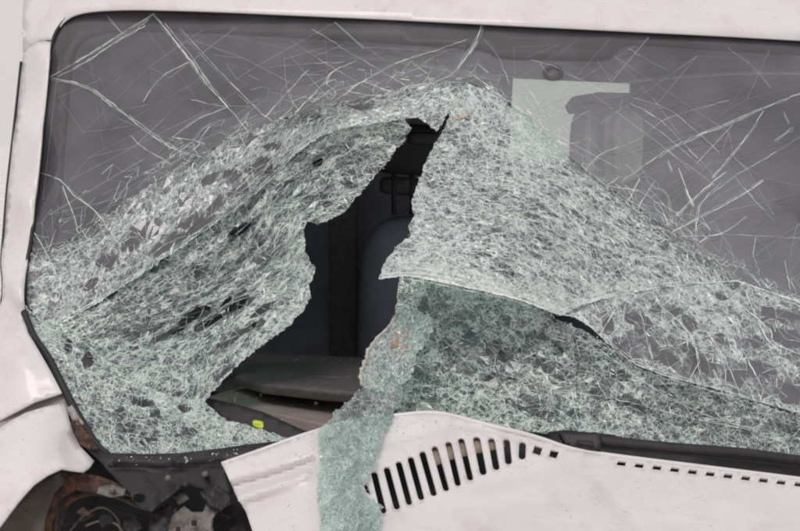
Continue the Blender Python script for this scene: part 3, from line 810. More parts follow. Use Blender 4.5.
    hm = holes_fn(M[:, 0], M[:, 1]) if holes_fn else np.zeros(len(E))
    E = E[rng.uniform(size=len(E)) < np.where(hm > .75, .30, np.where(hm > .58, .16, edge_p))]
    A = np.stack([vs[E[:, 0]], vs[E[:, 1]]], 1)
    dA = dn(A.mean(1)[:, 0], A.mean(1)[:, 1])
    W = rib_w * np.exp(rng.normal(-.1, .5, len(A))) * (.8 + .4 * dA) * np.minimum(1, (7 / (np.linalg.norm(A[:, 0] - A[:, 1], axis=1) + .1)) ** .6)
    tn = np.clip(rng.beta(.8, .9, len(A)) * (tone[1] - tone[0]) + tone[0], 0, 1)
    build_ribbons('crack_lines', A, W, surf, .0010, rib_mat or CRK, o, tn, .7, taper=1.0)
    # longer cracks drawn out along the stretch of the sheet, and a few splinters
    nl = int(n_rib * .025) if n_long is None else n_long
    # a coarser web of main cracks, joined into closed cells
    if web:
        nw = int((hi - lo).prod() / (web ** 2 * 1.7)); gw = rng.uniform(lo, hi, (nw, 2)); gw = gw[inside(gw[:, 0], gw[:, 1], P)]
        ovw, _, fw = cdt(gw, [], lambda q: flow(q) / np.array([1.7, 1.0]))
        Tw = ovw[np.array([f for f in fw if len(f) == 3])]; Tw = Tw[(Tw >= 0).all(1)]
        Ew = np.concatenate([Tw[:, [0, 1]], Tw[:, [1, 2]], Tw[:, [2, 0]]]); Ew.sort(1); Ew = np.unique(Ew, axis=0)
        pa, pb = gw[Ew[:, 0]], gw[Ew[:, 1]]; lw = np.linalg.norm(pa - pb, axis=1); kw = (lw < web * 2.3) & (rng.uniform(size=len(Ew)) < .55)
        for f_ in (.2, .4, .6, .8):
            mm = pa + (pb - pa) * f_; kw &= inside(mm[:, 0], mm[:, 1], P)
        if holes_fn: mm = (pa + pb) / 2; kw &= (holes_fn(mm[:, 0], mm[:, 1]) < .55) | (rng.uniform(size=len(kw)) < .2)
        pa, pb, lw = pa[kw], pb[kw], lw[kw]
        m1 = pa + (pb - pa) * .35 + rng.normal(0, .018, pa.shape) * lw[:, None]; m2 = pa + (pb - pa) * .7 + rng.normal(0, .018, pa.shape) * lw[:, None]
        Aw = np.stack([pa, m1, m2, pb], 1); bold = np.exp(rng.normal(0, .45, len(Aw)))
        build_ribbons('main_cracks', Aw, rib_w * 1.15 * bold * np.clip(9 / (lw + 3), .55, 1), surf, .0018, rib_mat or CRK, o, np.clip(rng.uniform(.35, 1.15, len(Aw)), 0, 1), .5, taper=.95)
    c = rng.uniform(lo, hi, (nl * 3 + 10, 2)); c = c[inside(c[:, 0], c[:, 1], P)][:nl]
    side = rng.choice([0, 0, 0, 0, .9, -.8, 1.4], len(c)) + rng.normal(0, rib_sig * .35, len(c))
    q = c.copy(); LL = []; ns = rng.integers(4, 16, len(c)); go = np.ones(len(c), bool)
    for st_ in range(15):
        th = flow.angle(q[:, 0], q[:, 1]) + side; side = side + rng.normal(0, .10, len(c))
        q2 = q + np.stack([np.cos(th), np.sin(th)], -1) * rng.uniform(2.5, 5, len(c))[:, None]
        go &= inside(q2[:, 0], q2[:, 1], P) & (st_ < ns)
        LL.append(np.stack([q, q2], 1)[go]); q = np.where(go[:, None], q2, q)
    A4 = np.concatenate(LL)
    m = len(P); ii = np.nonzero(rng.uniform(size=m) < edge_rim)[0]
    A3 = np.stack([P[ii], P[(ii + 1) % m]], 1)
    AA = np.concatenate([A4, A3]); W = rib_w * 1.3 * np.exp(rng.normal(0, .45, len(AA)))
    build_ribbons('stretched_cracks', AA, W, surf, .0016, rib_mat or CRK, o, np.clip(rng.uniform(.35, 1.1, len(AA)) * tone[1], 0, 1), .6, taper=.9)
    if thick: strip('broken_edge', P, surf, .004, CRK, o)
    # chips clinging to the rim
    V2 = []; F2 = []
    for p in P[rng.integers(len(P), size=int(len(P) * .7))]:
        p3 = surf(p[0] + rng.normal(0, .8), p[1] + rng.normal(0, .8), .001); b = len(V2); qq = rng.normal(0, 1, (4, 3)); qq /= np.linalg.norm(qq, axis=1)[:, None]
        V2 += list(p3 + qq * .0011 * math.exp(rng.normal(0, .4))); F2 += [(b, b + 1, b + 2), (b, b + 2, b + 3), (b, b + 3, b + 1), (b + 1, b + 3, b + 2)]
    me = mesh('edge_chips', V2, F2, CRUMB, False); set_attr(me, 'tone', np.repeat(rng.uniform(.2, 1, len(F2) // 4), 4)); put('edge_chips', me, o, kind='stuff')
    return o, surf, off


def crack_web(name, outline, near, reach, flow, aniso, spacing, w_, parent, p=.6, seed=1, maxlen=18, mat=None):
    """cracks only, on the standing pane, thinning out away from the crushed edge"""
    P = np.array(outline, float); lo, hi = P.min(0), P.max(0); sc = np.array([aniso, 1.0])
    g = rng.uniform(lo, hi, (int((hi - lo).prod() / (spacing ** 2 * aniso)), 2)); g = g[inside(g[:, 0], g[:, 1], P)]
    d = polydist(g[:, 0], g[:, 1], near) / reach; q = flow(g)
    pr = np.exp(-d * 1.8) * np.clip((fnoise(q[:, 0] / 26, q[:, 1] / 9, seed) - .3) / .3, .02, 1)
    g = g[rng.uniform(size=len(g)) < pr]
    ov, vw, fs = cdt(g, [], lambda q: flow(q) / sc)
    T = np.array([f for f in fs if len(f) == 3]); T = ov[T]; T = T[(T >= 0).all(1)]
    E = np.concatenate([T[:, [0, 1]], T[:, [1, 2]], T[:, [2, 0]]]); E.sort(1); E = np.unique(E, axis=0)
    A = np.stack([g[E[:, 0]], g[E[:, 1]]], 1); ln = np.linalg.norm(A[:, 0] - A[:, 1], axis=1)
    M = A.mean(1)
    k = (ln < maxlen) & (rng.uniform(size=len(A)) < p * np.clip(1.25 - polydist(M[:, 0], M[:, 1], near) / reach * .5, .2, 1)) & inside(M[:, 0], M[:, 1], P)
    A = A[k]
    build_ribbons(name, A, w_ * np.exp(rng.normal(-.1, .5, len(A))) * np.minimum(1, (6 / (ln[k] + .1)) ** (.6 if mat is None else .1)), lambda x, y, r: ws(x, y, 0 * x + r), .0008, mat or CRK, parent, rng.uniform(.1, .95, len(A)), .4, taper=.9)


def blobs(lst):
    """gaps: (px, py, half length, half width, angle)"""
    def f(x, y):
        r = np.zeros(np.shape(x))
        wx = (fnoise(x / 6, y / 6, 77) - .5) * .9
        for a, b, l, w_, an in lst:
            c, s = math.cos(an), math.sin(an); u = (x - a) * c + (y - b) * s; v = -(x - a) * s + (y - b) * c
            r = np.maximum(r, np.clip(2.2 - 1.6 * np.sqrt((u / l) ** 2 + (v / w_) ** 2) + wx * .9, 0, 1))
        return r
    return f


FLOW_A = Flow([(60, 320, 0, 0), (150, 264, 105, 0), (240, 202, 215, 0), (320, 133, 320, 0), (404, 118, 405, 0), (450, 108, 450, 0), (26, 262, -10, 45), (110, 213, 60, 60), (200, 155, 165, 60), (285, 118, 260, 48), (400, 90, 395, 28), (468, 82, 465, 26)])
FLOW_B = Flow([(60, 320, 0, 0), (150, 264, 105, 0), (240, 202, 215, 0), (290, 160, 275, 0), (350, 123, 340, 0), (404, 119, 395, 0), (95, 352, 0, -45), (150, 322, 70, -45), (220, 285, 150, -48), (270, 245, 215, -45), (300, 200, 270, -42), (345, 175, 330, -40), (385, 160, 380, -35), (130, 379, 0, -85), (200, 345, 80, -95), (260, 300, 160, -100), (295, 255, 220, -85), (318, 222, 270, -75), (204, 402, 60, -130), (245, 360, 110, -135), (305, 305, 190, -125)])
FLOW_D = Flow([(468, 85, 0, 0), (560, 150, 110, 0), (650, 216, 220, 0), (735, 276, 325, 0), (436, 141, 0, -40), (500, 160, 66, -40), (570, 192, 140, -40), (690, 262, 280, -32), (418, 184, 0, -85), (480, 196, 62, -85), (550, 216, 135, -85), (650, 268, 245, -80), (411, 236, 0, -135), (470, 240, 60, -135), (530, 256, 120, -135), (620, 290, 215, -120), (380, 279, -20, -178), (440, 274, 40, -178), (500, 288, 100, -178), (560, 312, 160, -175)])
RIDGE = [(60, 320), (100, 298), (150, 264), (200, 230), (240, 202), (275, 172), (295, 150), (320, 133), (350, 123), (380, 119.5), (404, 118.5)]
gA = blobs([(146, 229, 12, 7, -.3), (197, 225, 15, 8, -.2), (108, 262, 9, 6, 0), (196, 229, 11, 6, -.2), (170, 243, 18, 5, -.55), (255, 169, 8, 4, 0), (272, 172, 5, 5, 0), (248, 141, 8, 4, -.4), (273, 146, 8, 2.5, -.1), (233, 176, 8, 4, .4), (262, 161, 7, 3, -.2), (186, 200, 8, 3, -.4), (240, 190, 9, 3, -.4), (215, 205, 9, 3.5, -.5), (330, 98, 8, 3, .1), (360, 107, 10, 2, .1)])
gA = blobs([(a, b, l * 1.25, w_ * 1.3, an) for a, b, l, w_, an in [(146, 229, 12, 7, -.3), (197, 225, 15, 8, -.2), (108, 262, 9, 6, 0), (170, 243, 18, 5, -.55), (255, 169, 8, 4, 0), (272, 172, 5, 5, 0), (248, 141, 8, 4, -.4), (273, 146, 8, 2.5, -.1), (233, 176, 8, 4, .4), (262, 161, 7, 3, -.2), (186, 200, 8, 3, -.4), (240, 190, 9, 3, -.4), (215, 205, 9, 3.5, -.5), (330, 98, 8, 3, .1), (360, 107, 10, 2, .1), (90, 285, 8, 4, -.3), (130, 245, 8, 4, -.5), (310, 118, 8, 2.5, -.3), (210, 180, 7, 3, -.5)]])
gA2 = lambda x, y: np.minimum(gA(x, y), .74)
glass_sheet('shattered_glass_band', ARC_L + [(478, 90), (466, 98), (452, 109), (446, 117), (437, 131), (428, 124), (418, 117), (404, 118.5)] + [(x + 1.5, y + 3) for x, y in RIDGE[::-1][1:]] + [(42, 326), (27, 302)],
            [(26, 262, -.002), (110, 213, -.002), (200, 155, -.002), (285, 118, -.002), (400, 90, -.002), (468, 82, -.001), (27, 302, .0), (42, 322, -.012), (100, 298, -.022), (200, 230, -.035), (275, 172, -.045), (320, 133, -.035), (404, 119, -.02), (437, 130, -.01), (452, 109, .0), (150, 225, -.006), (250, 165, -.012), (340, 112, -.010)],
            GREEN_A, FLOW_A, 1.5, 1.9, 0.95, (26, 9, 0.24, 0.28), 3000, 8, 0.27, .42, jit=.0005, fade=(ARC_L, 16), whites=[([(300, 147), (340, 124), (404, 116)], 7, .7), ([(225, 170), (290, 138), (380, 108), (440, 95)], 10, .6), ([(70, 300), (60, 318), (40, 318)], 8, .5)], thick=False, ripple=(.0018, 26), web=6.5, base_frost=.34, seed=3, holes_fn=gA2, label='bright band of crushed glass along the fold at left', tone=(.35, 1), edge_p=0.34, sparse=0.1, wobble=.003)
gB2 = blobs([(140, 318, 60, 15, -.5), (300, 195, 26, 14, -.5), (225, 272, 22, 9, -.6)])
gB1 = blobs([(240, 230, 12, 5.5, -.55), (212, 322, 16, 2.6, -.55), (178, 332, 12, 2, -.5), (250, 326, 6, 2, -.4), (124, 281, 5, 1.6, -.5), (228, 300, 8, 1.8, -.6), (318, 163, 4, 2.6, 0), (163, 259, 7, 2.2, -.6), (138, 273, 7, 2.2, -.55), (195, 315, 20, 4.5, -.55), (237, 305, 14, 3.6, -.55), (268, 345, 16, 2.5, -.6)])
gB0 = blobs([(240, 230, 12, 5.5, -.55), (163, 259, 8, 2.5, -.6), (138, 273, 8, 2.5, -.55), (195, 315, 22, 6, -.55), (237, 305, 18, 5, -.55), (247, 291, 7, 3, -.5), (318, 163, 5, 3.5, 0), (268, 345, 20, 3, -.6), (348, 184, 7, 3, .5), (330, 206, 8, 3, .4), (210, 322, 20, 4, -.5), (248, 327, 8, 3, -.5), (175, 330, 18, 3, -.5), (198, 273, 7, 3, -.5), (230, 340, 22, 2.5, -.6), (285, 185, 9, 2.5, -.6), (262, 310, 12, 3, -.6), (225, 372, 14, 2.5, -.7), (300, 195, 6, 2.5, -.6), (112, 295, 7, 2, -.55)])
HOLE_L = [(404, 119.5), (411, 128), (404, 140), (388, 161), (371, 181), (352, 202), (346, 211), (330, 219), (317, 224), (309, 220), (304, 230), (305, 250), (309, 261), (314.5, 268), (313, 280), (308, 285), (310, 298), (303, 312), (285, 328), (262, 345), (240, 362), (225, 378), (212, 392), (204, 402)]
glass_sheet('shattered_glass_flap', RIDGE + HOLE_L[1:] + [(168, 401), (128, 383), (93, 356)],
            [(60, 320, -.014), (100, 298, -.024), (200, 230, -.037), (275, 172, -.047), (320, 133, -.037), (404, 119, -.022), (388, 161, -.06), (346, 211, -.085), (309, 222, -.085), (312, 272, -.09), (285, 328, -.10), (240, 362, -.08), (204, 402, -.05), (130, 379, -.03), (95, 352, -.02), (200, 300, -.085), (250, 260, -.10), (150, 320, -.06), (300, 180, -.075)],
            GREEN_B, FLOW_B, 2.1, 1.8, 0.85, (34, 6, 0.26, 0.28), 4200, 8, 0.25, .26, jit=.0005, base_frost=.26, whites=[([(296, 190), (298, 240), (303, 290), (268, 338)], 13, .55), ([(70, 325), (130, 362)], 12, .4), ([(330, 135), (380, 128)], 7, .5), ([(205, 396), (250, 352)], 8, .4)], ripple=(.0030, 26), web=5.5, seed=8, holes_fn=lambda x, y: np.maximum(np.maximum(gB1(x, y), np.minimum(gB0(x, y), .74)), .45 * gB2(x, y)), label='torn green flap of shattered glass left of the hole', tone=(.32, 1), edge_p=0.36, sparse=0.16, wobble=.004)
gC = blobs([(88, 360, 5, 8, .3), (142, 402, 12, 4, .1), (120, 415, 6, 6, 0), (155, 415, 5, 4, 0), (185, 408, 7, 4, 0), (128, 428, 10, 5, .3), (148, 440, 10, 4, -.4), (68, 345, 4, 6, 0), (190, 432, 8, 3, -.3)])
glass_sheet('shattered_glass_corner', [(26, 306), (42, 322), (60, 320), (95, 352), (130, 379), (170, 397), (204, 402), (214, 411), (227, 420), (248, 425.5), (262, 430), (285, 437), (300, 442), (255, 446), (215, 451), (180, 454), (140, 455), (108, 454), (90, 432), (70, 396), (48, 354), (30, 325)],
            [(28, 310, .004), (60, 320, -.014), (95, 352, -.02), (130, 379, -.03), (204, 402, -.05), (255, 425, -.03), (300, 440, .0), (180, 452, .01), (108, 453, .008), (66, 392, .004), (140, 415, -.002), (46, 350, .004)],
            GREEN_B, .5, 1.2, 1.9, 1.0, (12, 9, 0.26, 0.25), 1200, 8, 0.27, 1.3, jit=.0005, base_frost=.2, whites=[([(150, 398), (200, 412), (260, 434)], 9, .6), ([(50, 335), (110, 385)], 8, .4)], thick=False, ripple=(.0025, 30), web=6, seed=14, holes_fn=lambda x, y: np.minimum(gC(x, y), .74), label='frosted crumbling glass in the lower left corner', tone=(.36, 1), edge_p=0.34, sparse=0.14, wobble=.004)
gD = blobs([(640, 262, 6, 3, .3), (600, 255, 8, 3, 0), (560, 235, 6, 2.5, .3), (645, 285, 8, 2, 0), (590, 220, 6, 3, .4), (660, 265, 4, 3, 0), (535, 225, 7, 2.5, .2), (640, 245, 5, 2.5, 0), (470, 180, 9, 2, .2), (495, 230, 9, 2, .1), (550, 195, 8, 2, .4), (665, 244, 5, 3, 0)])
glass_sheet('shattered_glass_fold', [(452, 109), (458, 96), (468, 82.5)] + ARC_R[1:8] + [(715, 283), (700, 283), (680, 283), (655, 288), (625, 294), (600, 299), (580, 306), (560, 316), (545, 309), (520, 300), (495, 293), (470, 288), (440, 281), (415, 276.5), (400, 275), (379, 279), (384, 264), (395, 248), (411, 236), (408, 226), (414, 216), (411, 200), (418, 184), (424, 165), (436, 141), (443, 131)],
            [(452, 109, .004), (468, 83, 0), (530, 118, .0), (600, 181, .0), (700, 252, .0), (735, 280, .0), (680, 283, .007), (655, 288, .012), (625, 294, .022), (600, 299, .028), (560, 314, .036), (520, 300, .052), (495, 293, .062), (440, 281, .07), (379, 279, .085), (411, 236, .06), (414, 200, .045), (436, 141, .018), (500, 200, .050), (560, 240, .045), (620, 250, .025), (520, 150, .022), (470, 150, .028)],
            GREEN_D, FLOW_D, 1.7, 1.7, 1.0, (26, 6, 0.2, 0.28), 4200, 8, 0.25, .42, jit=.0005, fade=(ARC_R[1:8], 14), base_frost=.25, whites=[([(383, 276), (425, 271), (480, 285), (556, 310)], 15, 1.0), ([(456, 106), (482, 96), (520, 116), (556, 150)], 11, .7), ([(556, 310), (600, 296), (650, 286)], 8, .6), ([(415, 200), (425, 240)], 10, .4)], ripple=(.0026, 34), web=5.5, seed=21, holes_fn=lambda x, y: np.minimum(gD(x, y), .5), label='large pale fold of crushed glass right of the hole', tone=(.4, 1), edge_p=0.34, sparse=0.16, wobble=.003)
gE = blobs([(662, 356, 14, 7, .3), (700, 365, 14, 8, .3), (735, 378, 12, 7, .3), (780, 315, 18, 6, .3), (790, 338, 18, 8, .2), (690, 350, 9, 5, .9), (650, 345, 9, 7, 1), (722, 340, 8, 4, .9), (645, 325, 5, 8, 0), (620, 345, 6, 7, .5), (675, 312, 5, 4, 0), (655, 310, 4, 6, 0), (722, 297, 5, 3, .2), (690, 325, 7, 5, .5), (760, 370, 14, 7, .4), (790, 395, 16, 8, .4), (735, 287, 5, 3, 0), (755, 340, 8, 4, .5), (630, 318, 6, 5, 1), (608, 325, 5, 8, .2)])
RIDGE_R = [(558, 315), (573, 316.5), (591, 327), (607, 342), (640, 366), (680, 379), (720, 390), (800, 413), (850, 428), (970, 461)]
glass_sheet('shattered_glass_web', [(558, 315), (580, 306), (600, 299), (625, 294), (655, 288), (680, 283), (715, 281), (735, 280), (800, 297), (850, 306), (970, 330)] + RIDGE_R[::-1],
            [(560, 316, .03), (625, 294, .02), (680, 283, .006), (735, 280, .0), (850, 306, .0), (850, 428, .012), (720, 390, .018), (640, 366, .022), (606, 343, .026), (700, 340, .008), (800, 360, .004)],
            GREEN_A, .6, 1.4, 2.4, 0.8, (24, 14, 0.35, 0.3), 1800, 8, 0.33, .7, jit=.0005, whites=[([(556, 313), (600, 302), (690, 290), (735, 300)], 13, .5), ([(620, 320), (700, 318), (745, 330)], 14, .4)], thick=False, ripple=(.0012, 30), web=9, base_frost=.22, seed=27, holes_fn=lambda x, y: np.minimum(gE(x, y), .74), label='cracked web of glass at right under the pale fold', tone=(.3, 1), edge_p=0.5, sparse=0.06, wobble=.002)
gF2 = blobs([(515, 368, 55, 20, .3), (620, 395, 45, 11, .35), (455, 335, 12, 26, .1), (720, 418, 50, 9, .25)])
gF = blobs([(425, 305, 4, 8, 0), (458, 318, 4, 7, .2), (470, 340, 10, 5, 0), (488, 350, 5, 8, .2), (505, 360, 7, 12, .3), (495, 380, 10, 8, 0), (540, 365, 9, 6, .4), (520, 405, 14, 5, .3), (545, 415, 12, 4, .4), (600, 395, 10, 6, .3), (640, 405, 12, 4, .2), (560, 345, 6, 5, 0), (470, 370, 6, 6, 0), (430, 400, 10, 3, 0), (620, 375, 10, 5, .5), (690, 410, 14, 4, .3), (740, 425, 16, 4, .2), (660, 390, 8, 5, 0), (580, 370, 6, 5, 0), (445, 345, 5, 9, .2), (575, 415, 10, 3, .3), (790, 430, 14, 4, .2)])
glass_sheet('shattered_glass_skirt', [(401, 266), (440, 270), (495, 282), (545, 300), (555, 319), (565, 322.5), (585, 332), (607, 344.5), (640, 369), (680, 382), (720, 393), (800, 416), (850, 431), (970, 464), (970, 484), (850, 466), (800, 457), (740, 450), (700, 446), (640, 440), (600, 437), (560, 434), (530, 432), (480, 426), (440, 422), (400, 420), (392, 400), (396, 370), (399, 340), (394, 318), (397, 296)],
            [(401, 270, -.02), (495, 282, .0), (558, 317, .008), (606, 346, .025), (640, 369, .021), (680, 382, .019), (720, 393, .017), (800, 416, .014), (850, 431, .011), (850, 466, .010), (700, 446, .005), (560, 434, -.01), (480, 426, -.02), (400, 418, -.03), (396, 340, -.04), (480, 350, -.05), (580, 390, -.03), (700, 420, -.012)],
            GREEN_B, .35, 1.25, 2.1, 0.8, (14, 11, 0.32, 0.32), 3200, 8, 0.28, 1.0, jit=.0005, base_frost=.34, whites=[([(400, 285), (470, 292), (540, 312)], 9, .4), ([(440, 418), (520, 422), (620, 436)], 6, .5)], ripple=(.0035, 34), web=6.5, seed=35, holes_fn=lambda x, y: np.maximum(np.minimum(gF(x, y), .6), .52 * gF2(x, y)), label='dark green broken glass hanging below the pale fold', tone=(.34, 1), edge_p=0.4, sparse=0.12, wobble=.002)
# long folds in the skirt and web drawn as bright creases
# crumpled strip and hanging tongue
gS, surfS, offS = glass_sheet('crumpled_glass_strip', [(398, 312), (408, 309), (420, 311), (431, 318), (433, 328), (427, 342), (419, 349), (415, 360), (413, 372), (405, 382), (396, 390), (384, 392), (370, 390), (361, 384), (361, 372), (366, 360), (370, 349), (379, 337), (389, 328)],
            [(398, 312, -.008), (432, 326, .006), (418, 350, .02), (413, 372, .022), (390, 390, .046), (361, 384, .020), (369, 350, -.006), (395, 350, .018)],
            MILKY, -1.0, 1.2, 1.7, .85, (14, 9, .12, .3), 260, 8, .26, .9, jit=.0006, whites=[([(404, 316), (384, 336), (371, 352), (365, 372), (372, 388)], 7, .5), ([(414, 350), (396, 362), (392, 386)], 4, .6)], seed=52, label='crumpled glass strip with orange stains at the hole', tone=(.3, .95), edge_p=.28, sparse=.3, wobble=.010, wsc=12, jag=1.6)
# wrinkled film along the strip's torn side
FILM = frag_mat('torn_film', (.62, .66, .60), (.74, .69, .65), .25, 1.0, 1.2, .4, .4, .6)
for ln_, w_ in (([(397, 315), (388, 328), (377, 338), (369, 350), (365, 362), (361, 374), (362, 386)], 1.9), ([(412, 348), (403, 352), (397, 361)], 1.1)):
    q = smooth_line(ln_, 2.2); rr = w_ * .00155 * (.55 + .9 * rng.uniform(size=len(q))); q = q + rng.normal(0, .5, q.shape)
    fo = tube('wrinkled_film', ws(q[:, 0], q[:, 1], offS(q[:, 0], q[:, 1]) + .002), rr, FILM, gS, 7, .6)
    set_attr(fo.data, 'frost', rng.uniform(.5, 1, len(fo.data.polygons))); set_attr(fo.data, 'tone', rng.uniform(.3, 1, len(fo.data.polygons))); fo.data.uv_layers.new(name='UVMap')
glass_sheet('hanging_glass_tongue', [(392, 372), (400, 378), (402, 388), (401, 398), (395, 412), (386, 428), (382, 440), (375, 460), (366, 478), (362, 486), (374, 500), (383, 508), (380, 520), (380, 560), (319, 560), (320, 520), (317, 490), (319, 460), (318, 440), (320, 430), (335, 412), (352, 398), (366, 385), (378, 376)],
            [(394, 380, .035), (368, 386, .03), (400, 398, .05), (320, 430, .10), (386, 428, .105), (350, 425, .10), (318, 470, .16), (366, 478, .175), (340, 480, .178), (319, 560, .27), (380, 560, .275), (380, 508, .222), (350, 510, .218)],
            MILKY, -1.2, 1.15, 1.7, 0.85, (16, 14, .25, .35), 250, 8, 0.2, .9, jit=.0006, jag=2.2, base_frost=.22, whites=[([(322, 436), (325, 500), (330, 560)], 9, .5), ([(372, 490), (380, 540)], 8, .5), ([(340, 500), (360, 540)], 8, .4)], ripple=(.0045, 30), seed=61, label='milky green tongue of crazed glass hanging over the bonnet', tone=(.25, .9), edge_p=0.22, sparse=0.4, wobble=.007, wsc=22)
# orange stains on the glass
STAIN = principled('orange_stain', (.46, .24, .17), .8, .3, 90)
for cx, cy, sp, n_ in ((397, 337, 5, 16), (393, 344, 5, 14), (367, 355, 3, 9), (402, 348, 5, 10), (388, 384, 4, 7), (405, 330, 4, 7)):
    for _ in range(n_):
        x, y = rng.normal((cx, cy), (sp * .6, sp)); r0 = rng.uniform(.5, 1.5)
        ang = np.linspace(0, 2 * math.pi, 8, endpoint=False); r = r0 * rng.uniform(.4, 1.2, 8)
        panel('orange_stain', np.stack([x + r * np.cos(ang) * .8, y + r * np.sin(ang) * 1.3], -1), lambda a, b: offS(a, b) + .0022, STAIN, gS, step=3, th=0)
STN2 = principled('faint_stain', (.62, .36, .28), .8, .3, 90)
for i, (x, y, s) in enumerate(((462, 117, 3), (468, 113, 2), (458, 114, 2), (465, 116, 2.5), (471, 115, 1.6), (456, 118, 2))):
    ang = np.linspace(0, 2 * math.pi, 10, endpoint=False); r = s * rng.uniform(.3, 1.1, 10)
    panel('orange_stain', np.stack([x + r * np.cos(ang), y + r * np.sin(ang) * .5], -1), lambda a, b: 0 * a + .0105, STN2, WS, step=3, th=0)

# ---- cracks of the pane that still stands
MAJ = [([(155, 13), (120, 34), (85, 57), (48, 78)], 1.5), ([(150, 19), (118, 40), (86, 62), (58, 76)], .9), ([(146, 25), (110, 46), (72, 70)], .8), ([(152, 14), (138, 28), (100, 52)], .8),
       ([(152, 13), (170, 35), (190, 60), (205, 82), (227, 106), (248, 131)], 2.0), ([(154, 14), (174, 40), (196, 66), (215, 92)], .9), ([(180, 28), (200, 50), (230, 82), (258, 110), (272, 121)], .9),
       ([(50, 78), (85, 85), (105, 98), (130, 118), (155, 137), (180, 151), (205, 158)], 1.8), ([(60, 80), (90, 90), (112, 107)], .8), ([(190, 61), (165, 75), (152, 88), (143, 102)], 1.0), ([(227, 107), (205, 103), (190, 99)], .9), ([(227, 107), (200, 118), (172, 137)], 1.1), ([(172, 137), (200, 142), (192, 150)], 1.1),
       ([(130, 135), (142, 147), (150, 152)], 1.0), ([(150, 152), (172, 165)], .9), ([(181, 150), (180, 158)], .8), ([(38, 172), (60, 180), (75, 196), (95, 211), (118, 243)], 1.6), ([(62, 185), (70, 205), (78, 228)], 1.2), ([(28, 224), (42, 245), (55, 272), (70, 300)], 1.4), ([(106, 14), (116, 26), (124, 34)], .9),
       ([(312, 29), (353, 54), (400, 82)], .7), ([(290, 40), (330, 66), (372, 90)], .6), ([(468, 39), (424, 54), (390, 66), (363, 81), (346, 93), (330, 104)], 1.1), ([(482, 22), (478, 37), (468, 54), (457, 69)], 2.0), ([(480, 30), (470, 48), (460, 62)], 1.0), ([(265, 117), (285, 95), (308, 70)], .9), ([(295, 113), (319, 88), (333, 71), (357, 61)], 1.2), ([(333, 71), (326, 82), (336, 92), (330, 100)], .9),
       ([(482, 37), (499, 58), (509, 85)], .8), ([(468, 71), (496, 92), (523, 112)], 1.3), ([(458, 69), (440, 80), (408, 86)], 1.3), ([(400, 81), (412, 92)], 1.0), ([(290, 55), (312, 80), (330, 100)], .6), ([(284, 55), (288, 92), (300, 112)], .6), ([(265, 68), (300, 64), (345, 62)], .5), ([(363, 81), (395, 92), (410, 85)], 1.2), ([(346, 90), (380, 96), (420, 84)], 1.0), ([(265, 92), (285, 95), (320, 99)], .7),
       ([(803, 92), (764, 107), (730, 122), (700, 134), (666, 151), (622, 181)], 1.7), ([(764, 110), (750, 132), (733, 153), (712, 178)], 1.5), ([(632, 97), (666, 108), (689, 125), (720, 153)], .7), ([(630, 103), (660, 120), (690, 150), (718, 180)], .7), ([(632, 112), (665, 135), (702, 167)], .7), ([(640, 128), (670, 152), (690, 170)], .6), ([(727, 47), (754, 68), (771, 88)], .7), ([(628, 48), (648, 60), (668, 70)], .6), ([(774, 141), (793, 127)], 1.6), ([(584, 171), (598, 156), (618, 146)], 1.3), ([(784, 112), (789, 124)], 1.0),
       ([(803, 135), (764, 159), (733, 177), (700, 203)], .9), ([(764, 180), (733, 200), (700, 217), (672, 232)], 1.5), ([(733, 175), (752, 197), (774, 221)], .7), ([(722, 182), (700, 206), (696, 246)], 1.3), ([(679, 168), (689, 197), (694, 206)], 1.5), ([(747, 216), (720, 234), (679, 236)], 1.2), ([(726, 172), (693, 199), (664, 228)], 1.5), ([(720, 234), (760, 236), (803, 238)], .8), ([(640, 178), (626, 205)], 1.1), ([(655, 180), (640, 204), (634, 216)], 1.1), ([(620, 176), (606, 186)], 1.1), ([(700, 215), (710, 232), (700, 248)], 1.2), ([(668, 160), (672, 172)], 1.0), ([(725, 248), (740, 262), (760, 285)], .8), ([(785, 260), (790, 290)], .7), ([(640, 165), (650, 183), (668, 195), (672, 228)], 1.1), ([(606, 186), (640, 192), (660, 206), (668, 226)], 1.5),
       ([(530, 60), (560, 68), (600, 90)], .7), ([(565, 73), (590, 84), (618, 98)], .7), ([(530, 148), (560, 128), (590, 110)], .6), ([(612, 150), (640, 138), (668, 118), (730, 100)], .5)]


def polyrib(lines, surf, name, mat, parent, w_scale=1.0, k=7, jit=.5, tone=(.4, 1)):
    A = []; W = []; TN = []
    for L, w_ in lines:
        S = smooth_line(L, 3); d = np.r_[0, np.cumsum(np.linalg.norm(np.diff(S, axis=0), axis=1))]
        n = max(1, int(d[-1] / 14))
        lanes = [(0, 1.0)] + ([(rng.normal(0, .9 * w_), rng.uniform(.3, .55)) for _ in range(int(w_ * 2.6))] if w_ > .85 else [])
        for lane, wf in lanes:
            t0, t1 = (0, 1) if wf == 1.0 else np.sort(rng.uniform(0, 1, 2))
            wan = rng.normal(0, jit, (int(d[-1] / 4) + 3, 2)) * .7; wx = np.linspace(0, d[-1], len(wan))
            wid = rng.uniform(.4, 1.3, len(wan))
            for i in range(n):
                if not (t0 <= (i + .5) / n <= t1): continue
                s_ = np.linspace(d[-1] * i / n, d[-1] * (i + 1) / n + .6, k)
                q = np.stack([np.interp(s_, d, S[:, 0]) + np.interp(s_, wx, wan[:, 0]), np.interp(s_, d, S[:, 1]) + np.interp(s_, wx, wan[:, 1])], -1)
                dr = q[-1] - q[0]; nn = np.array([-dr[1], dr[0]]) / (np.linalg.norm(dr) + 1e-9)
                A.append(q + nn * lane); W.append(w_ * wf * np.interp(s_[0], wx, wid)); TN.append(rng.uniform(tone[0], tone[1]))
    return build_ribbons(name, np.array(A), np.array(W) * w_scale, surf, .0008, mat, parent, np.array(TN), .35)


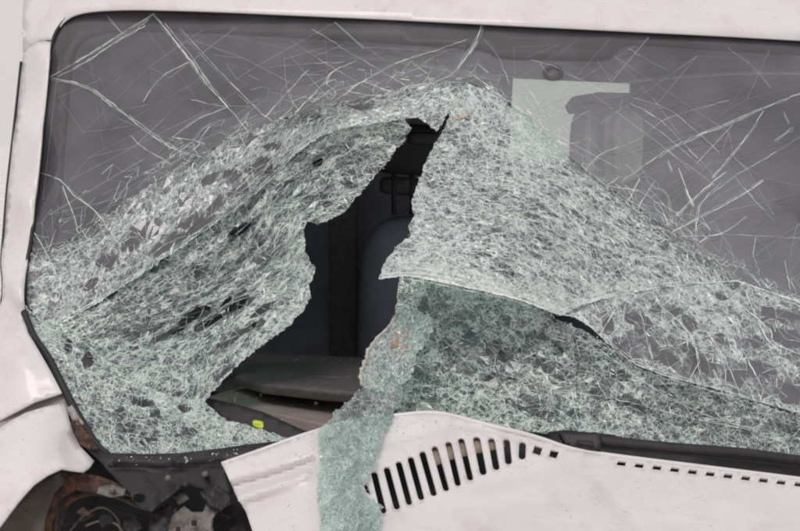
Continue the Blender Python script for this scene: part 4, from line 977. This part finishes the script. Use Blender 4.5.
flatsurf = lambda x, y, r: ws(x, y, 0 * x + r)
polyrib(MAJ, flatsurf, 'long_cracks', CRK, WS, .52)
# fine straight and curved hairlines over the rest of the pane
PP = np.array([(40, 120), (60, 30), (110, 12), (480, 25), (800, 42), (848, 60), (848, 300), (735, 276), (650, 212), (560, 146), (500, 92), (468, 80), (400, 88), (285, 115), (200, 152), (110, 208), (34, 245)])


def hair(n, angs, sig, lens, w_, region, curve=.05):
    L = []
    while len(L) < n:
        c = rng.uniform((30, 15), (848, 300))
        if not inside(c[:1], c[1:], PP)[0] or not region(c): continue
        a = angs[rng.integers(len(angs))] + rng.normal(0, sig); l = lens * math.exp(rng.normal(0, .5)); d = np.array([math.cos(a), math.sin(a)]); p = np.array([-d[1], d[0]])
        q = [c - d * l / 2, c + p * l * rng.normal(0, curve), c + d * l / 2]
        if inside(np.array([q[0][0], q[2][0]]), np.array([q[0][1], q[2][1]]), PP).all(): L.append((q, w_ * rng.uniform(.6, 1.4)))
    return L


left = lambda c: c[0] < 500
right = lambda c: c[0] >= 500
LP = [(40, 240), (52, 60), (70, 24), (110, 14), (300, 20), (470, 30), (468, 80), (400, 88), (285, 115), (200, 152), (110, 208)]
RP = [(490, 34), (640, 36), (960, 54), (960, 322), (845, 300), (735, 276), (650, 212), (560, 146), (500, 92)]
crack_web('hairline_cracks', LP, ARC_L, 190, Straight(-.55), 6.0, 7.0, .34, WS, .42, 15, 150, CRK_THIN)
crack_web('hairline_cracks', LP, ARC_L, 190, Straight(.85), 6.0, 9.0, .34, WS, .36, 16, 150, CRK_THIN)
crack_web('hairline_cracks', RP, ARC_R, 170, Straight(.75), 6.0, 7.5, .34, WS, .4, 17, 150, CRK_THIN)
crack_web('hairline_cracks', RP, ARC_R, 170, Straight(-.55), 6.0, 7.0, .34, WS, .4, 18, 150, CRK_THIN)
polyrib(hair(40, [-.4, -.3, .7], .2, 60, .5, left) + hair(70, [-.25, -.12, .1, -.4], .10, 70, .5, right), flatsurf, 'dark_hairlines', CRK_DARK, WS, 1, 5, .2, (0, 1))
# short cracks fanning out of the crushed edge into the pane
crack_web('crack_web', [(26, 262), (60, 200), (180, 110), (270, 70), (380, 55), (470, 55), (500, 70), (500, 96), (468, 83), (400, 91), (330, 105), (285, 119), (245, 134), (200, 156), (150, 186), (110, 214), (75, 237)], ARC_L, 26, FLOW_A, 2.4, 2.2, .34, WS, .6, 5)
crack_web('crack_web', [(468, 83), (490, 60), (560, 100), (640, 160), (720, 200), (800, 250), (850, 270), (850, 306), (800, 297), (735, 280), (700, 252), (650, 216), (600, 181), (560, 150), (530, 118), (500, 95)], ARC_R, 26, FLOW_D, 2.0, 2.4, .34, WS, .6, 6)
crack_web('crack_web', [(27, 300), (28, 215), (60, 200), (90, 225), (60, 246), (30, 262)], [(27, 225), (27, 300)], 24, Straight(.9), 1.6, 2.2, .34, WS, .6, 7)
L = []
arcs = np.r_[smooth_line(ARC_L, 2), smooth_line(ARC_R, 2)]
for c in arcs[rng.integers(len(arcs), size=90)]:
    lft = c[0] < 440
    a = rng.choice([-.55, -.75, -.35, -1.2, .6] if lft else [.65, .4, -.75, -.9, .15]) + rng.normal(0, .2)
    if c[0] > 735: a = rng.choice([.25, .1, -.5, .5]) + rng.normal(0, .15)
    l = rng.gamma(2.0, 6); d = np.array([math.cos(a), math.sin(a)]); q = c + np.array([rng.normal(0, 3), -abs(rng.normal(0, 7)) - 1])
    L.append(([q - d * l / 2, q + rng.normal(0, .6, 2), q + d * l / 2], .27 * rng.uniform(.5, 1.4)))
polyrib(L, flatsurf, 'edge_cracks', CRK, WS, 1, 4, .3, (.2, 1))
zD = Off([(379, 279, .087), (400, 276, .080), (440, 281, .072), (470, 287, .068), (495, 293, .064), (520, 300, .054), (560, 314, .038), (411, 236, .062)], 1e-4)
polyrib([([(380, 278.5), (400, 275.5), (415, 277), (440, 281.5), (470, 288), (495, 293), (520, 300), (545, 309), (558, 315)], 1.9), ([(384, 274), (410, 273), (440, 277), (475, 284), (520, 296), (552, 307)], 1.3), ([(388, 269), (415, 268), (450, 274), (490, 284)], 1.0), ([(395, 262), (430, 264), (470, 272), (520, 290)], .9)], lambda x, y, r: ws(x, y, zD(x, y) + r), 'fold_creases', CRK, WS, .75, 6, .5, (.6, 1))
# bright creases along folds of the broken sheets
fold = lambda z: (lambda x, y, r: ws(x, y, z(x, y) + r))
polyrib([(RIDGE[:-1], 1.0), ([(x + 1, y + 2) for x, y in RIDGE[:8]], .8), ([(45, 322), (60, 322), (95, 353), (130, 380), (170, 398)], .8)], fold(Off([(60, 320, -.010), (100, 298, -.020), (200, 230, -.033), (275, 172, -.043), (320, 133, -.033), (404, 119, -.018), (95, 352, -.016), (130, 379, -.026), (170, 398, -.036)], 1e-4)), 'fold_creases', CRK, WS, .7, 6, .5, (.3, .9))
LR = [([(545, 309), (560, 313), (580, 305), (610, 297), (650, 289), (690, 284), (735, 281)], 1.5), ([(560, 310), (600, 297), (640, 287), (680, 281)], 1.0), (RIDGE_R, 1.6), ([(640, 366), (700, 388), (760, 402), (850, 430)], 1.0), ([(600, 350), (660, 392), (720, 420), (800, 438)], .9), ([(735, 280), (770, 292), (850, 318)], 1.6), ([(740, 285), (790, 302), (850, 330)], 1.0), ([(735, 300), (770, 330), (778, 345), (850, 372)], 1.2), ([(655, 300), (690, 335), (700, 375)], 1.3), ([(640, 310), (652, 360)], 1.1), ([(700, 360), (690, 380)], .8), ([(615, 310), (600, 335)], 1.0), ([(625, 305), (620, 345)], .9), ([(560, 390), (620, 400), (700, 420), (850, 448)], .8), ([(745, 290), (765, 335), (780, 352)], 1.5), ([(740, 345), (765, 392)], .9), ([(680, 300), (720, 350), (740, 395)], .8)]
zR = Off([(560, 316, .032), (625, 294, .022), (680, 283, .008), (735, 280, .002), (850, 306, .002), (850, 428, .014), (720, 390, .02), (640, 366, .024), (606, 343, .028), (700, 340, .010), (800, 360, .006), (560, 390, -.03), (850, 450, .008), (720, 420, .008)], 1e-4)
polyrib(LR, fold(zR), 'fold_creases', CRK, WS, .7, 6, .5, (.4, 1))

# ------------------------------------------------------------------ crumbs of glass lying about
def crumbs(name, pts3, size, label):
    V = []; F = []; tn = []
    for p in pts3:
        s = size * math.exp(rng.normal(0, .4)); b = len(V)
        q = rng.normal(0, 1, (4, 3)); q /= np.linalg.norm(q, axis=1)[:, None]
        V += list(np.asarray(p) + q * s); F += [(b, b + 1, b + 2), (b, b + 2, b + 3), (b, b + 3, b + 1), (b + 1, b + 3, b + 2)]; tn += [rng.uniform()] * 4
    me = mesh(name, V, F, CRUMB, False); set_attr(me, 'tone', tn)
    return put(name, me, None, kind='stuff', label=label, category='glass crumbs')


P = []
for _ in range(90):
    a = rng.uniform(); b = rng.uniform()
    x = 225 + 150 * a; yv = rng.uniform(.0, .2); y_ = np.interp(yv, [0, .2], [424, 392]) + (x - 300) * .06
    P.append(at_y(x, y_, yv) + np.array([0, 0, .004]))
for _ in range(60):
    x = rng.uniform(250, 400); P.append(at_y(x, 352 + (x - 150) * .042 + rng.uniform(0, 14), .5) + np.array([0, 0, .003]))
crumbs('glass_crumbs', P, .0017, 'loose glass crumbs scattered over the dashboard')
P = []
for _ in range(70):
    x = rng.uniform(110, 300); y_ = np.interp(x, [110, 180, 255, 300], [456, 457, 447, 443]) + abs(rng.normal(0, 3)); P.append(ws(np.float64(x), np.float64(y_), cow_off(np.float64(x), np.float64(y_)) + .009))
crumbs('glass_crumbs', P, .0014, 'tiny glass crumbs along the black plastic cowl')

P = []
for _ in range(170):
    x = rng.uniform(285, 560) if rng.uniform() < .6 else rng.normal(350, 35)
    e = np.interp(x, lip[:, 0], lip[:, 1]); y_ = e + 4 + abs(rng.normal(0, 16))
    if any(inside(np.array([x]), np.array([y_]), h)[0] for h in holes) or 318 < x < 384: continue
    P.append(ws(np.float64(x), np.float64(y_), bon_off(np.float64(x), np.float64(y_)) + .0022))
crumbs('glass_crumbs', P, .0013, 'fine glass grains sprinkled on the white bonnet by its slots')
